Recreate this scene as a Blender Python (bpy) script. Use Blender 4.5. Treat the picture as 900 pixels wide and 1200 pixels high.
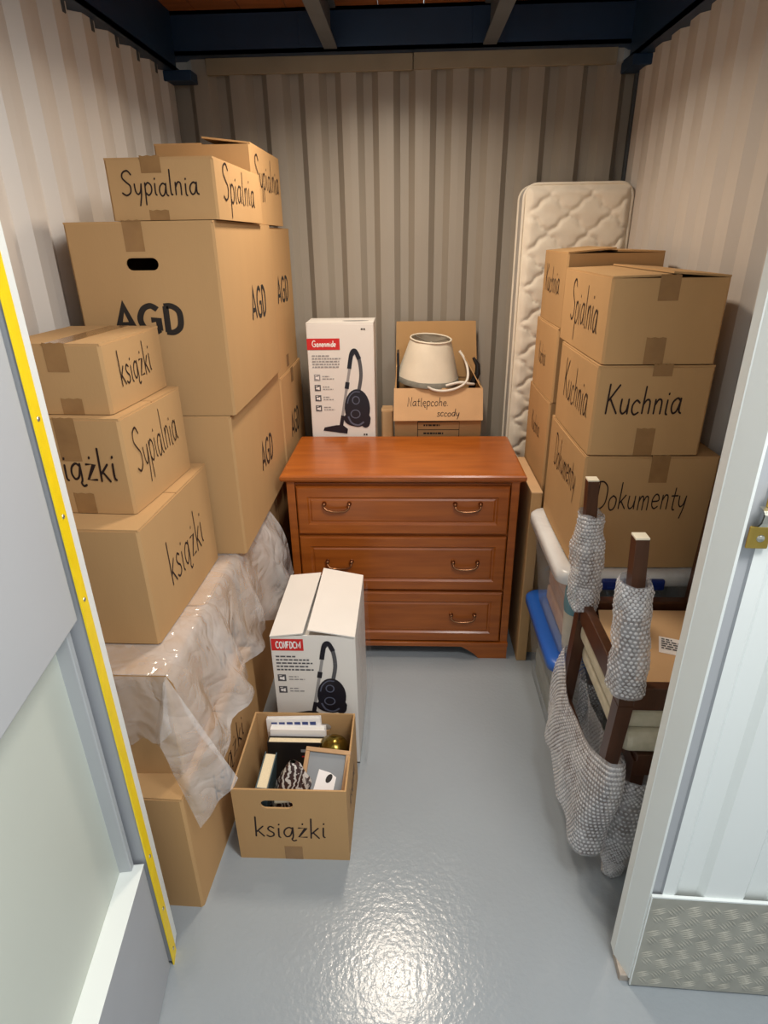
import bpy, bmesh, math, random
from mathutils import Vector, Matrix, noise
random.seed(7)
for o in list(bpy.data.objects): bpy.data.objects.remove(o)
S = bpy.context.scene
COL = S.collection
PI = math.pi

# ------------------------------------------------------------------ camera
cam_d = bpy.data.cameras.new('camera'); cam = bpy.data.objects.new('camera', cam_d); COL.objects.link(cam)
cam_d.sensor_fit = 'VERTICAL'; cam_d.sensor_height = 36.0; cam_d.lens = 710 / 1200 * 36.0
cam_d.clip_start = 0.02
RX = (0.9991628, 0.00316191, -0.04078861); RY = (0.03847289, -0.41165993, 0.91052509); RZ = (-0.01391204, -0.91133205, -0.41143694)
cam.matrix_world = Matrix(((RX[0], -RX[1], -RX[2], 0.0), (RY[0], -RY[1], -RY[2], 0.0), (RZ[0], -RZ[1], -RZ[2], 1.6), (0, 0, 0, 1)))
S.camera = cam

# ------------------------------------------------------------------ world, light, exposure
w = bpy.data.worlds.new('world'); S.world = w; w.use_nodes = True
w.node_tree.nodes['Background'].inputs['Color'].default_value = (0.94, 0.98, 1.0, 1)
w.node_tree.nodes['Background'].inputs['Strength'].default_value = 0.68
S.view_settings.view_transform = 'Standard'; S.view_settings.look = 'None'
S.view_settings.gamma = 1.0; S.view_settings.use_curve_mapping = False
S.view_settings.exposure = 0.0

def area(name, loc, rot, sx, sy, power, col, spread=180):
    l = bpy.data.lights.new(name, 'AREA'); l.shape = 'RECTANGLE'; l.size = sx; l.size_y = sy
    l.energy = power; l.color = col; l.spread = math.radians(spread)
    o = bpy.data.objects.new(name, l); o.location = loc; o.rotation_euler = rot; COL.objects.link(o)
    return o
LAMP_IN = (-0.08, 2.06, 2.33)          # lamp under the unit's ceiling
LAMP_OUT = (0.60, 0.30, 2.48)       # lamp under the corridor's ceiling
area('unit_lamp_light', (LAMP_IN[0], LAMP_IN[1], LAMP_IN[2] - 0.032), (0, 0, 0), 0.16, 0.34, 13.5, (1.0, 0.86, 0.70), 150)
Q_OUT = Vector((0.80, -0.28, 1.0)).to_track_quat('Z', 'Y')      # the corridor lamp is tilted towards the open door
area('corridor_lamp_light', Vector(LAMP_OUT) + Q_OUT @ Vector((0, 0, -0.032)), Q_OUT.to_euler(), 0.30, 0.70, 31.0, (1.0, 0.98, 0.95))

# ------------------------------------------------------------------ materials
def srgb(r, g, b):
    f = lambda c: ((c / 255 + 0.055) / 1.055) ** 2.4 if c > 10 else c / 255 / 12.92
    return (f(r), f(g), f(b), 1)
MATS = {}
def mat(name, col, rough=0.5, metal=0.0, var=0.0, vscale=8.0, bump=0.0, bscale=80.0, stretch=(1, 1, 1), coat=0.0,
        rnd=0.0, col2=None, spec=0.5, emit=None, sheen=0.0, alpha=None, bdist=0.002):
    m = bpy.data.materials.new(name); m.use_nodes = True; nt = m.node_tree; N = nt.nodes; L = nt.links
    b = N['Principled BSDF']; b.inputs['Base Color'].default_value = col
    b.inputs['Roughness'].default_value = rough; b.inputs['Metallic'].default_value = metal
    b.inputs['Coat Weight'].default_value = coat; b.inputs['Coat Roughness'].default_value = 0.15
    b.inputs['Specular IOR Level'].default_value = spec
    if sheen: b.inputs['Sheen Weight'].default_value = sheen
    tc = N.new('ShaderNodeTexCoord'); mp = N.new('ShaderNodeMapping'); L.new(tc.outputs['Object'], mp.inputs['Vector'])
    mp.inputs['Scale'].default_value = stretch
    out = None
    if var or col2:
        nz = N.new('ShaderNodeTexNoise'); nz.inputs['Scale'].default_value = vscale; nz.inputs['Detail'].default_value = 6
        L.new(mp.outputs[0], nz.inputs['Vector'])
        mx = N.new('ShaderNodeMix'); mx.data_type = 'RGBA'
        rr = N.new('ShaderNodeMapRange'); rr.inputs['From Min'].default_value = 0.3; rr.inputs['From Max'].default_value = 0.7
        L.new(nz.outputs['Fac'], rr.inputs['Value']); L.new(rr.outputs[0], mx.inputs['Factor'])
        mx.inputs['A'].default_value = tuple(c * (1 - var) for c in col[:3]) + (1,)
        mx.inputs['B'].default_value = col2 if col2 else tuple(min(1, c * (1 + var)) for c in col[:3]) + (1,)
        out = mx.outputs['Result']
    if rnd:
        oi = N.new('ShaderNodeObjectInfo'); hs = N.new('ShaderNodeHueSaturation')
        r2 = N.new('ShaderNodeMapRange'); r2.inputs['To Min'].default_value = 1 - rnd; r2.inputs['To Max'].default_value = 1 + rnd
        L.new(oi.outputs['Random'], r2.inputs['Value']); L.new(r2.outputs[0], hs.inputs['Value'])
        if out: L.new(out, hs.inputs['Color'])
        else: hs.inputs['Color'].default_value = col
        out = hs.outputs[0]
    if out: L.new(out, b.inputs['Base Color'])
    if bump:
        n2 = N.new('ShaderNodeTexNoise'); n2.inputs['Scale'].default_value = bscale; n2.inputs['Detail'].default_value = 4
        L.new(mp.outputs[0], n2.inputs['Vector'])
        bp = N.new('ShaderNodeBump'); bp.inputs['Strength'].default_value = bump; bp.inputs['Distance'].default_value = bdist
        L.new(n2.outputs['Fac'], bp.inputs['Height']); L.new(bp.outputs[0], b.inputs['Normal'])
    if emit: b.inputs['Emission Color'].default_value = emit[0]; b.inputs['Emission Strength'].default_value = emit[1]
    if alpha is not None: b.inputs['Alpha'].default_value = alpha
    MATS[name] = m
    return m
CARD = mat('cardboard', srgb(186, 149, 104), 0.82, var=0.05, vscale=5, bump=0.12, bscale=260, stretch=(1, 1, .25), rnd=0.05, spec=0.2)
CARDI = mat('cardboard_pale', srgb(205, 168, 126), 0.85, var=0.05, vscale=9, bump=0.1, bscale=200, spec=0.2)
INK = mat('marker_ink', srgb(38, 24, 22), 0.55, spec=0.3)
PRINTK = mat('black_print', srgb(34, 28, 24), 0.6)
TAPE = mat('brown_tape', srgb(150, 114, 74), 0.22, var=0.10, vscale=22, bump=0.25, bscale=60, spec=0.5)
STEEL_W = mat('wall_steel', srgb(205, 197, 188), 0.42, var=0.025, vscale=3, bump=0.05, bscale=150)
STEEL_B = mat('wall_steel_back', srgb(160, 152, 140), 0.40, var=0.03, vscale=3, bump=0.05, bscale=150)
BLUE = mat('blue_steel', srgb(22, 52, 84), 0.5, var=0.15, vscale=6)
GREYBLUE = mat('joist_steel', srgb(92, 100, 108), 0.5, var=0.1)
DARKPOST = mat('dark_post', srgb(70, 74, 78), 0.5, var=0.1)
TRIMB = mat('beige_trim', srgb(150, 138, 116), 0.55, var=0.08)
PLANK = mat('ceiling_plank', srgb(150, 92, 48), 0.6, var=0.22, vscale=5, stretch=(1, 9, 9), rnd=0.1)
WHITEP = mat('white_paint', srgb(232, 238, 236), 0.35, var=0.015, vscale=4, bump=0.04, bscale=120)
GREYP = mat('grey_panel', srgb(176, 180, 184), 0.45, var=0.015, vscale=3)
GREENP = mat('pale_panel', srgb(196, 203, 194), 0.45, var=0.02, vscale=3)
KICKG = mat('grey_kick', srgb(168, 172, 178), 0.5, var=0.02)
YELLOW = mat('yellow_paint', srgb(246, 214, 8), 0.45, var=0.05, vscale=30)
WORN = mat('worn_base', srgb(176, 166, 154), 0.8, var=0.2, vscale=60)
SCREW = mat('screw_steel', srgb(190, 190, 180), 0.3, metal=0.9)
BRASS = mat('brass', srgb(196, 166, 84), 0.3, metal=0.9, var=0.12, vscale=30)
BRONZE = mat('bronze_handle', srgb(150, 104, 72), 0.25, metal=0.9)
OLDBRASS = mat('old_brass', srgb(128, 108, 48), 0.22, metal=0.9, var=0.1, vscale=10)
TREAD = mat('tread_plate', srgb(176, 174, 162), 0.34, metal=0.35, var=0.1, vscale=25, bump=0.1)
WOOD = mat('cherry_wood', srgb(152, 78, 20), 0.34, col2=srgb(172, 94, 30), vscale=5, var=0.06, stretch=(1, 6, 10), coat=0.15, bump=0.03, bscale=60)
DWOOD = mat('dark_walnut', srgb(72, 42, 26), 0.35, var=0.2, vscale=9, stretch=(6, 6, 1), coat=0.2)
WHITEBOX = mat('white_carton', srgb(228, 224, 218), 0.55, var=0.02, vscale=8)
REDP = mat('red_print', srgb(204, 40, 40), 0.5)
WPRINT = mat('white_print', srgb(244, 240, 238), 0.5)
GPRINT = mat('grey_print', srgb(150, 148, 148), 0.6)
GPRINT2 = mat('dark_grey_print', srgb(84, 84, 88), 0.6)
NAVYP = mat('navy_print', srgb(26, 27, 38), 0.35)
LNAVY = mat('light_navy_print', srgb(92, 98, 118), 0.4)
MATT = mat('mattress_cloth', srgb(242, 232, 214), 0.85, var=0.05, vscale=14, bump=0.2, bscale=350, sheen=0.2)
MATTS = mat('mattress_side', srgb(196, 192, 186), 0.85, var=0.06, vscale=20, bump=0.2, bscale=300)
CREAM = mat('cream_upholstery', srgb(214, 206, 184), 0.85, col2=srgb(190, 184, 158), var=0.05, vscale=34, bump=0.35, bscale=60, bdist=0.004)
SHADE = mat('lampshade_cloth', srgb(226, 216, 196), 0.8, var=0.06, vscale=12, bump=0.1, bscale=90)
SHADED = mat('lampshade_trim', srgb(120, 118, 108), 0.8, var=0.15, vscale=40)
BLACKP = mat('black_plastic', srgb(24, 24, 26), 0.35)
CABLE = mat('white_cable', srgb(220, 214, 202), 0.45)
BLUEL = mat('blue_lid', srgb(38, 98, 190), 0.35)
BLUED = mat('dark_blue_latch', srgb(22, 46, 120), 0.4)
TEAL = mat('teal_plastic', srgb(86, 148, 160), 0.5, var=0.06)
PINKT = mat('pink_towel', srgb(206, 172, 152), 0.95, var=0.1, vscale=14, bump=0.4, bscale=160)
GREYT = mat('grey_green_cloth', srgb(164, 168, 160), 0.95, var=0.1, vscale=14, bump=0.4, bscale=160)
BLUET = mat('slate_cloth', srgb(120, 140, 152), 0.95, var=0.1, vscale=14, bump=0.4, bscale=160)
CREAMT = mat('cream_plastic', srgb(226, 216, 192), 0.6)
PAPER = mat('book_pages', srgb(228, 212, 178), 0.9, var=0.08, vscale=4, stretch=(90, 90, 3))
PAPERW = mat('white_pages', srgb(236, 234, 228), 0.9, var=0.04, vscale=4, stretch=(3, 90, 90))
BOOKK = mat('black_cover', srgb(30, 26, 26), 0.4, var=0.1)
BOOKT = mat('teal_cover', srgb(64, 84, 90), 0.45, var=0.25, vscale=24)
BOOKB = mat('blue_cover', srgb(48, 66, 124), 0.4, var=0.1)
BOOKTAN = mat('tan_cover', srgb(206, 166, 116), 0.6)
FRAMEW = mat('frame_wood', srgb(190, 150, 108), 0.5, var=0.12, vscale=12, stretch=(1, 8, 1))
GREYM = mat('grey_mat', srgb(140, 144, 148), 0.7, var=0.05)
LAMPM = mat('lamp_housing', srgb(225, 225, 222), 0.5)
LAMPE = mat('lamp_diffuser', srgb(250, 246, 240), 0.5, emit=((1, .9, .76, 1), 3.0))

def floor_mat():
    m = mat('grey_epoxy', srgb(156, 164, 170), 0.24, var=0.04, vscale=2.2, spec=0.5)
    nt = m.node_tree; N = nt.nodes; L = nt.links; b = N['Principled BSDF']
    tc = N.new('ShaderNodeTexCoord')
    n1 = N.new('ShaderNodeTexNoise'); n1.inputs['Scale'].default_value = 75; n1.inputs['Detail'].default_value = 3
    n2 = N.new('ShaderNodeTexNoise'); n2.inputs['Scale'].default_value = 14; n2.inputs['Detail'].default_value = 2
    L.new(tc.outputs['Object'], n1.inputs['Vector']); L.new(tc.outputs['Object'], n2.inputs['Vector'])
    ad = N.new('ShaderNodeMath'); ad.operation = 'MULTIPLY_ADD'; ad.inputs[1].default_value = 0.45
    L.new(n2.outputs['Fac'], ad.inputs[0]); L.new(n1.outputs['Fac'], ad.inputs[2])
    bp = N.new('ShaderNodeBump'); bp.inputs['Strength'].default_value = 0.24; bp.inputs['Distance'].default_value = 0.004
    L.new(ad.outputs[0], bp.inputs['Height']); L.new(bp.outputs[0], b.inputs['Normal'])
    n3 = N.new('ShaderNodeTexNoise'); n3.inputs['Scale'].default_value = 5; n3.inputs['Detail'].default_value = 8
    L.new(tc.outputs['Object'], n3.inputs['Vector'])
    r = N.new('ShaderNodeMapRange'); r.inputs['To Min'].default_value = 0.12; r.inputs['To Max'].default_value = 0.28
    L.new(n3.outputs['Fac'], r.inputs['Value']); L.new(r.outputs[0], b.inputs['Roughness'])
    return m
FLOOR = floor_mat()

def film(name, col, trans, rough, bump, bscale, vor=False, gl=0.5, dist=0.004):
    """thin clear film: part of the light goes straight through, the rest is milky diffuse and gloss"""
    m = bpy.data.materials.new(name); m.use_nodes = True; nt = m.node_tree; N = nt.nodes; L = nt.links
    b = N['Principled BSDF']; b.inputs['Base Color'].default_value = col; b.inputs['Roughness'].default_value = rough
    b.inputs['Specular IOR Level'].default_value = gl
    tr = N.new('ShaderNodeBsdfTransparent'); mx = N.new('ShaderNodeMixShader')
    tc = N.new('ShaderNodeTexCoord')
    if vor:
        t = N.new('ShaderNodeTexVoronoi'); t.inputs['Scale'].default_value = bscale; t.inputs['Randomness'].default_value = 0.6; h = t.outputs['Distance']
    else:
        t = N.new('ShaderNodeTexNoise'); t.inputs['Scale'].default_value = bscale; t.inputs['Detail'].default_value = 5
        t.inputs['Distortion'].default_value = 1.2; h = t.outputs['Fac']
    L.new(tc.outputs['Object'], t.inputs['Vector'])
    bp = N.new('ShaderNodeBump'); bp.inputs['Strength'].default_value = bump; bp.inputs['Distance'].default_value = dist
    if vor: bp.invert = True
    hb = h
    if name == 'plastic_sheet':      # creases: folded noise
        hb = None
        for sc, di, am in ((5.5, 1.6, 1.0), (13.0, 1.0, 0.45)):
            q = N.new('ShaderNodeTexNoise'); q.inputs['Scale'].default_value = sc; q.inputs['Detail'].default_value = 1.5; q.inputs['Distortion'].default_value = di
            L.new(tc.outputs['Object'], q.inputs['Vector'])
            m1 = N.new('ShaderNodeMath'); m1.operation = 'SUBTRACT'; m1.inputs[1].default_value = 0.5; L.new(q.outputs['Fac'], m1.inputs[0])
            m2 = N.new('ShaderNodeMath'); m2.operation = 'ABSOLUTE'; L.new(m1.outputs[0], m2.inputs[0])
            m3 = N.new('ShaderNodeMath'); m3.operation = 'MULTIPLY_ADD'; m3.inputs[1].default_value = am; m3.inputs[2].default_value = 0.0; L.new(m2.outputs[0], m3.inputs[0])
            if hb is not None: L.new(hb, m3.inputs[2])
            hb = m3.outputs[0]
    L.new(hb, bp.inputs['Height']); L.new(bp.outputs[0], b.inputs['Normal'])
    rr = N.new('ShaderNodeMapRange'); rr.inputs['From Min'].default_value = 0.0 if vor else 0.3; rr.inputs['From Max'].default_value = 0.7
    rr.inputs['To Min'].default_value = 1 - trans - 0.12; rr.inputs['To Max'].default_value = 1 - trans + 0.14
    if vor: rr.inputs['To Min'].default_value = 0.30; rr.inputs['To Max'].default_value = 0.82
    L.new(h, rr.inputs['Value']); L.new(rr.outputs[0], mx.inputs[0])
    L.new(tr.outputs[0], mx.inputs[1]); L.new(b.outputs[0], mx.inputs[2])
    L.new(mx.outputs[0], N['Material Output'].inputs['Surface'])
    MATS[name] = m
    return m
SHEET = film('plastic_sheet', srgb(228, 226, 226), 0.62, 0.09, 0.55, 6, gl=1.0, dist=0.05)
CLEARW = film('clear_wrap', srgb(220, 220, 222), 0.84, 0.12, 0.35, 9, gl=0.8, dist=0.01)
BUBBLE = film('bubble_film', srgb(216, 216, 218), 0.62, 0.12, 0.3, 30, gl=0.9, dist=0.006)
DOME = film('bubble_dome', srgb(238, 238, 240), 0.46, 0.05, 0.0, 30, gl=1.0)
TUBM = film('tub_plastic', srgb(206, 214, 218), 0.76, 0.22, 0.05, 5, gl=0.5)
RIMM = film('tub_rim', srgb(228, 230, 230), 0.12, 0.28, 0.03, 5, gl=0.5)

# ------------------------------------------------------------------ mesh helpers
class MB:
    def __init__(s): s.v = []; s.f = []; s.sm = []
    def add(s, vs, fs, smooth=False):
        o = len(s.v); s.v += [tuple(p) for p in vs]; s.f += [tuple(i + o for i in f) for f in fs]; s.sm += [smooth] * len(fs); return s
    def box(s, x0, x1, y0, y1, z0, z1):
        vs = [(x, y, z) for z in (z0, z1) for y in (y0, y1) for x in (x0, x1)]
        return s.add(vs, [(0, 2, 3, 1), (4, 5, 7, 6), (0, 1, 5, 4), (2, 6, 7, 3), (0, 4, 6, 2), (1, 3, 7, 5)])
    def hexa(s, b, t):
        """bottom and top quads (counter-clockwise from above)"""
        return s.add(list(b) + list(t), [(3, 2, 1, 0), (4, 5, 6, 7), (0, 1, 5, 4), (1, 2, 6, 5), (2, 3, 7, 6), (3, 0, 4, 7)])
    def rbox(s, x0, x1, y0, y1, z0, z1, r=0.004, seg=2, M=None):
        bm = bmesh.new(); bmesh.ops.create_cube(bm, size=1)
        for v in bm.verts: v.co = Vector(((x0 + x1) / 2 + v.co.x * (x1 - x0), (y0 + y1) / 2 + v.co.y * (y1 - y0), (z0 + z1) / 2 + v.co.z * (z1 - z0)))
        bmesh.ops.bevel(bm, geom=list(bm.edges), offset=r, segments=seg, profile=0.5, affect='EDGES')
        return s.bm(bm, M)
    def bm(s, bm, M=None, smooth=False):
        bm.verts.index_update()
        vs = [(M @ v.co if M else v.co.copy()) for v in bm.verts]
        fs = [[v.index for v in f.verts] for f in bm.faces]
        bm.free(); return s.add(vs, fs, smooth)
    def grid(s, P, smooth=True, closed_u=False):
        n = len(P); m = len(P[0]); vs = [p for r in P for p in r]; fs = []
        for i in range(n if closed_u else n - 1):
            for j in range(m - 1):
                a = i * m + j; b = ((i + 1) % n) * m + j
                fs.append((a, b, b + 1, a + 1))
        return s.add(vs, fs, smooth)
    def tube(s, path, r, n=8, cap=True, smooth=True, closed=False):
        path = [Vector(p) for p in path]; k = len(path); rs = r if hasattr(r, '__len__') else [r] * k
        rings = []; up = None
        for i, p in enumerate(path):
            if closed: t = path[(i + 1) % k] - path[i - 1]
            else: t = path[min(i + 1, k - 1)] - path[max(i - 1, 0)]
            t.normalize()
            if up is None: up = Vector((0, 0, 1)) if abs(t.z) < 0.9 else Vector((1, 0, 0))
            a = t.cross(up).normalized(); up = a.cross(t).normalized()
            rings.append([p + (a * math.cos(2 * PI * q / n) + up * math.sin(2 * PI * q / n)) * rs[i] for q in range(n)])
        o = len(s.v); vs = [p for r_ in rings for p in r_]; fs = []
        for i in range(k if closed else k - 1):
            for q in range(n):
                a = i * n + q; b = i * n + (q + 1) % n; c = ((i + 1) % k) * n
                fs.append((a, b, c + (q + 1) % n, c + q))
        s.add(vs, fs, smooth)
        if cap and not closed: s.add(rings[0], [tuple(range(n))[::-1]]); s.add(rings[-1], [tuple(range(n))])
        return s
    def lathe(s, prof, n=32, c=(0, 0, 0), M=None, smooth=True):
        P = []
        for q in range(n):
            a = 2 * PI * q / n
            row = [Vector((c[0] + r * math.cos(a), c[1] + r * math.sin(a), c[2] + z)) for r, z in prof]
            P.append([M @ p for p in row] if M else row)
        return s.grid(P, smooth, True)
    def poly(s, pts, z=0.0):
        """flat polygon given in 3D"""
        return s.add(pts, [tuple(range(len(pts)))])
    def build(s, name, m, parent=None, loc=None, rot=None, kind=None, label=None, bevel=0.0):
        me = bpy.data.meshes.new(name); me.from_pydata([tuple(v) for v in s.v], [], s.f); me.update()
        for p, q in zip(me.polygons, s.sm): p.use_smooth = q
        me.materials.append(m)
        o = bpy.data.objects.new(name, me); COL.objects.link(o)
        if parent: o.parent = parent
        if loc: o.location = loc
        if rot: o.rotation_euler = rot
        if kind: o['kind'] = kind
        if label: o['label'] = label
        if bevel:
            md = o.modifiers.new('bevel', 'BEVEL'); md.width = bevel; md.segments = 2; md.limit_method = 'ANGLE'
        return o
def thing(name, label, cat, loc=(0, 0, 0), rz=0.0, group=None, rot=None):
    o = bpy.data.objects.new(name, None); COL.objects.link(o); o.location = loc
    o.rotation_euler = rot if rot else (0, 0, rz); o.empty_display_size = 0.05
    o['label'] = label; o['category'] = cat
    if group: o['group'] = group
    return o
def tag(o, label, cat, group=None):
    o['label'] = label; o['category'] = cat
    if group: o['group'] = group
    return o
def struct(name, label=None, loc=(0, 0, 0), rz=0.0):
    o = bpy.data.objects.new(name, None); COL.objects.link(o); o.location = loc; o.rotation_euler = (0, 0, rz); o['kind'] = 'structure'
    o.empty_display_size = 0.05
    if label: o['label'] = label
    return o
def ns(v, s=1.0, o=0.0): return noise.noise(Vector(v) * s + Vector((o, o * 1.7, o * .3)))

# ------------------------------------------------------------------ stroke lettering
def smooth_pts(pts, k=5):
    if len(pts) < 3: return pts
    P = [pts[0]] + list(pts) + [pts[-1]]; out = []
    for i in range(1, len(P) - 2):
        for t in range(k):
            t = t / k; a, b, c, d = P[i - 1], P[i], P[i + 1], P[i + 2]
            out.append(tuple(0.5 * ((2 * b[j]) + (-a[j] + c[j]) * t + (2 * a[j] - 5 * b[j] + 4 * c[j] - d[j]) * t * t + (-a[j] + 3 * b[j] - 3 * c[j] + d[j]) * t ** 3) for j in (0, 1)))
    out.append(tuple(pts[-1])); return out
A_ = [(.36, .44), (.22, .53), (.06, .4), (.02, .18), (.12, 0), (.27, .08), (.36, .4)]
GL = {   # width, curved strokes, straight strokes
 'S': (.62, [[(.55, .84), (.38, 1), (.14, .92), (.09, .72), (.26, .55), (.46, .38), (.44, .12), (.22, 0), (.02, .1)]], []),
 'y': (.44, [[(0, .5), (.03, .2), (.15, .08), (.28, .2), (.35, .5)], [(.35, .5), (.31, .05), (.2, -.38)]], []),
 'p': (.44, [[(.06, .4), (.2, .53), (.36, .4), (.36, .15), (.2, -.01), (.06, .1)]], [[(.05, .52), (.03, -.42)]]),
 'i': (.20, [[(.06, .5), (.06, .08), (.12, 0)]], [[(.07, .70), (.08, .73)]]),
 'a': (.50, [A_, [(.37, .52), (.37, .1), (.46, 0)]], []),
 'ą': (.52, [A_, [(.37, .52), (.38, .02), (.33, -.14), (.4, -.24), (.5, -.2)]], []),
 'l': (.20, [[(.05, 1), (.05, .1), (.13, 0)]], []),
 'n': (.45, [[(.05, .3), (.18, .51), (.32, .44), (.33, 0)]], [[(.05, .5), (.05, 0)]]),
 'm': (.66, [[(.05, .3), (.16, .51), (.27, .44), (.28, 0)], [(.28, .3), (.4, .51), (.52, .44), (.53, 0)]], [[(.05, .5), (.05, 0)]]),
 'k': (.42, [], [[(.05, 1), (.04, 0)], [(.33, .52), (.06, .22)], [(.13, .28), (.36, 0)]]),
 's': (.36, [[(.28, .46), (.15, .53), (.05, .42), (.12, .3), (.26, .2), (.27, .06), (.12, -.01), (0, .06)]], []),
 'ż': (.42, [], [[(.03, .5), (.32, .5), (.03, 0), (.35, 0)], [(.18, .70), (.19, .73)]]),
 'K': (.56, [], [[(.06, 1), (.04, 0)], [(.48, .98), (.08, .45)], [(.14, .52), (.5, 0)]]),
 'u': (.46, [[(.04, .5), (.04, .15), (.15, 0), (.3, .1), (.34, .3)]], [[(.35, .5), (.36, 0)]]),
 'c': (.38, [[(.32, .44), (.18, .53), (.04, .38), (.03, .15), (.15, 0), (.32, .08)]], []),
 'h': (.45, [[(.05, .32), (.18, .51), (.32, .44), (.33, 0)]], [[(.06, 1), (.05, 0)]]),
 'D': (.64, [[(.04, .98), (.3, .98), (.52, .8), (.56, .5), (.5, .18), (.28, 0), (.02, .01)]], [[(.1, .98), (.08, 0)]]),
 'o': (.46, [[(.2, .52), (.05, .4), (.02, .2), (.12, 0), (.28, .02), (.38, .2), (.36, .42), (.2, .52)]], []),
 'e': (.42, [[(.04, .26), (.34, .3), (.3, .48), (.16, .52), (.03, .36), (.04, .12), (.18, 0), (.34, .08)]], []),
 't': (.34, [[(.14, .85), (.13, .1), (.24, 0)]], [[(0, .55), (.3, .56)]]),
 'd': (.46, [[(.34, .44), (.2, .53), (.05, .4), (.02, .18), (.12, 0), (.27, .08), (.35, .4)]], [[(.37, 1), (.37, 0)]]),
 'ę': (.42, [[(.04, .26), (.34, .3), (.3, .48), (.16, .52), (.03, .36), (.04, .12), (.18, 0), (.3, .04), (.24, -.14), (.34, -.2)]], []),
 'N': (.56, [], [[(.04, 0), (.06, 1), (.44, 0), (.46, 1)]]),
 '.': (.18, [], [[(.06, 0), (.07, .03)]]),
 'A': (.78, [], [[(0.02, 0), (.35, 1), (.68, 0)], [(.13, .30), (.57, .30)]]),
 'G': (.80, [[(.66, .86), (.45, 1), (.2, .9), (.05, .62), (.05, .36), (.2, .08), (.46, 0), (.66, .1)]], [[(.66, .06), (.66, .47), (.40, .47)]]),
 'B': (.72, [[(.06, 1), (.4, 1), (.54, .78), (.4, .53), (.06, .53)], [(.06, .53), (.46, .53), (.6, .26), (.44, 0), (.06, 0)]], [[(.06, 0), (.06, 1)]]),
 'C': (.66, [[(.58, .86), (.36, 1), (.12, .84), (.05, .5), (.12, .16), (.36, 0), (.58, .14)]], []),
 'O': (.76, [[(.35, 1), (.12, .84), (.05, .5), (.12, .16), (.35, 0), (.58, .16), (.65, .5), (.58, .84), (.35, 1)]], []),
 'F': (.58, [], [[(.5, 1), (.06, 1), (.06, 0)], [(.06, .52), (.42, .52)]]),
 'M': (.86, [], [[(.06, 0), (.06, 1), (.4, .3), (.74, 1), (.74, 0)]]),
 'E': (.58, [], [[(.5, 1), (.06, 1), (.06, 0), (.5, 0)], [(.06, .52), (.42, .52)]]),
 ' ': (.3, [], []),
}
def ribbon2d(pts, wd):
    """polyline -> list of quads and end fans in 2D"""
    L_, R_ = [], []; n = len(pts)
    for i, p in enumerate(pts):
        a = pts[max(i - 1, 0)]; b = pts[min(i + 1, n - 1)]
        dx, dy = b[0] - a[0], b[1] - a[1]; l = math.hypot(dx, dy) or 1
        nx, ny = -dy / l, dx / l; k = 1.0
        if 0 < i < n - 1:
            d1 = (p[0] - a[0], p[1] - a[1]); l1 = math.hypot(*d1) or 1
            c = abs(nx * (-d1[1] / l1) + ny * (d1[0] / l1)); k = min(1 / max(c, .45), 2.2)
        L_.append((p[0] + nx * wd / 2 * k, p[1] + ny * wd / 2 * k)); R_.append((p[0] - nx * wd / 2 * k, p[1] - ny * wd / 2 * k))
    return L_, R_
def word_quads(word, h, thick, slant=0.0, xs=1.0, wob=0.0, bold=False, space=0.06):
    """2D polygons of a word: cap height h, returns list of polygons and the word's width"""
    out = []; x = 0.0
    for ci, ch in enumerate(word):
        wd, cur, st = GL[ch]
        dy = wob * math.sin(ci * 2.1 + len(word)); rs = 1 + wob * 1.5 * math.sin(ci * 1.3 + 1)
        strokes = [smooth_pts(c) for c in cur] + st
        for sp in strokes:
            q = [((x + px * xs * (1.0) + slant * py), py * rs + dy) for px, py in sp]
            L_, R_ = ribbon2d(q, thick)
            for i in range(len(q) - 1): out.append([R_[i], R_[i + 1], L_[i + 1], L_[i]])
            if not bold:
                for e in (0, -1):
                    cx, cy = q[e]; out.append([(cx + thick / 2 * math.cos(t * PI / 4), cy + thick / 2 * math.sin(t * PI / 4)) for t in range(8)])
        x += wd * xs + space
    return [[(a * h, b * h) for a, b in p] for p in out], (x - space) * h
class Face:
    """a flat face of a thing: origin, u (right) and v (up) in the thing's own frame"""
    def __init__(s, o, u, v):
        s.o = Vector(o); s.u = Vector(u).normalized(); s.v = Vector(v).normalized(); s.n = s.u.cross(s.v)
    def p(s, a, b, lift=0.0006): return s.o + s.u * a + s.v * b + s.n * lift
    def polys(s, mb, polys, du=0, dv=0, ang=0, lift=0.0006):
        c, q = math.cos(ang), math.sin(ang)
        for k, pl in enumerate(polys): mb.poly([s.p(du + a * c - b * q, dv + a * q + b * c, lift + (k % 7) * 0.00001) for a, b in pl])
        return mb
    def word(s, word, u, v, h, parent, m=None, thick=.07, name='handwriting', ang=0, slant=.04, xs=1.0, wob=.03, bold=False, width=None, lift=.0006, label=None, kind=None):
        pl, wd = word_quads(word, h, thick if bold else thick * .86, slant, xs, wob, bold)
        if width:
            k = width / wd; pl = [[(a * k, b) for a, b in p] for p in pl]
        return s.polys(MB(), pl, u, v, ang, lift).build(name, m or INK, parent)
    def slab(s, mb, u0, u1, v0, v1, t=.0006):
        """thin raised rectangle"""
        b = [s.p(u0, v0, 0), s.p(u1, v0, 0), s.p(u1, v1, 0), s.p(u0, v1, 0)]; tt = [p + s.n * t for p in b]
        return mb.hexa(b, tt)

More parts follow.
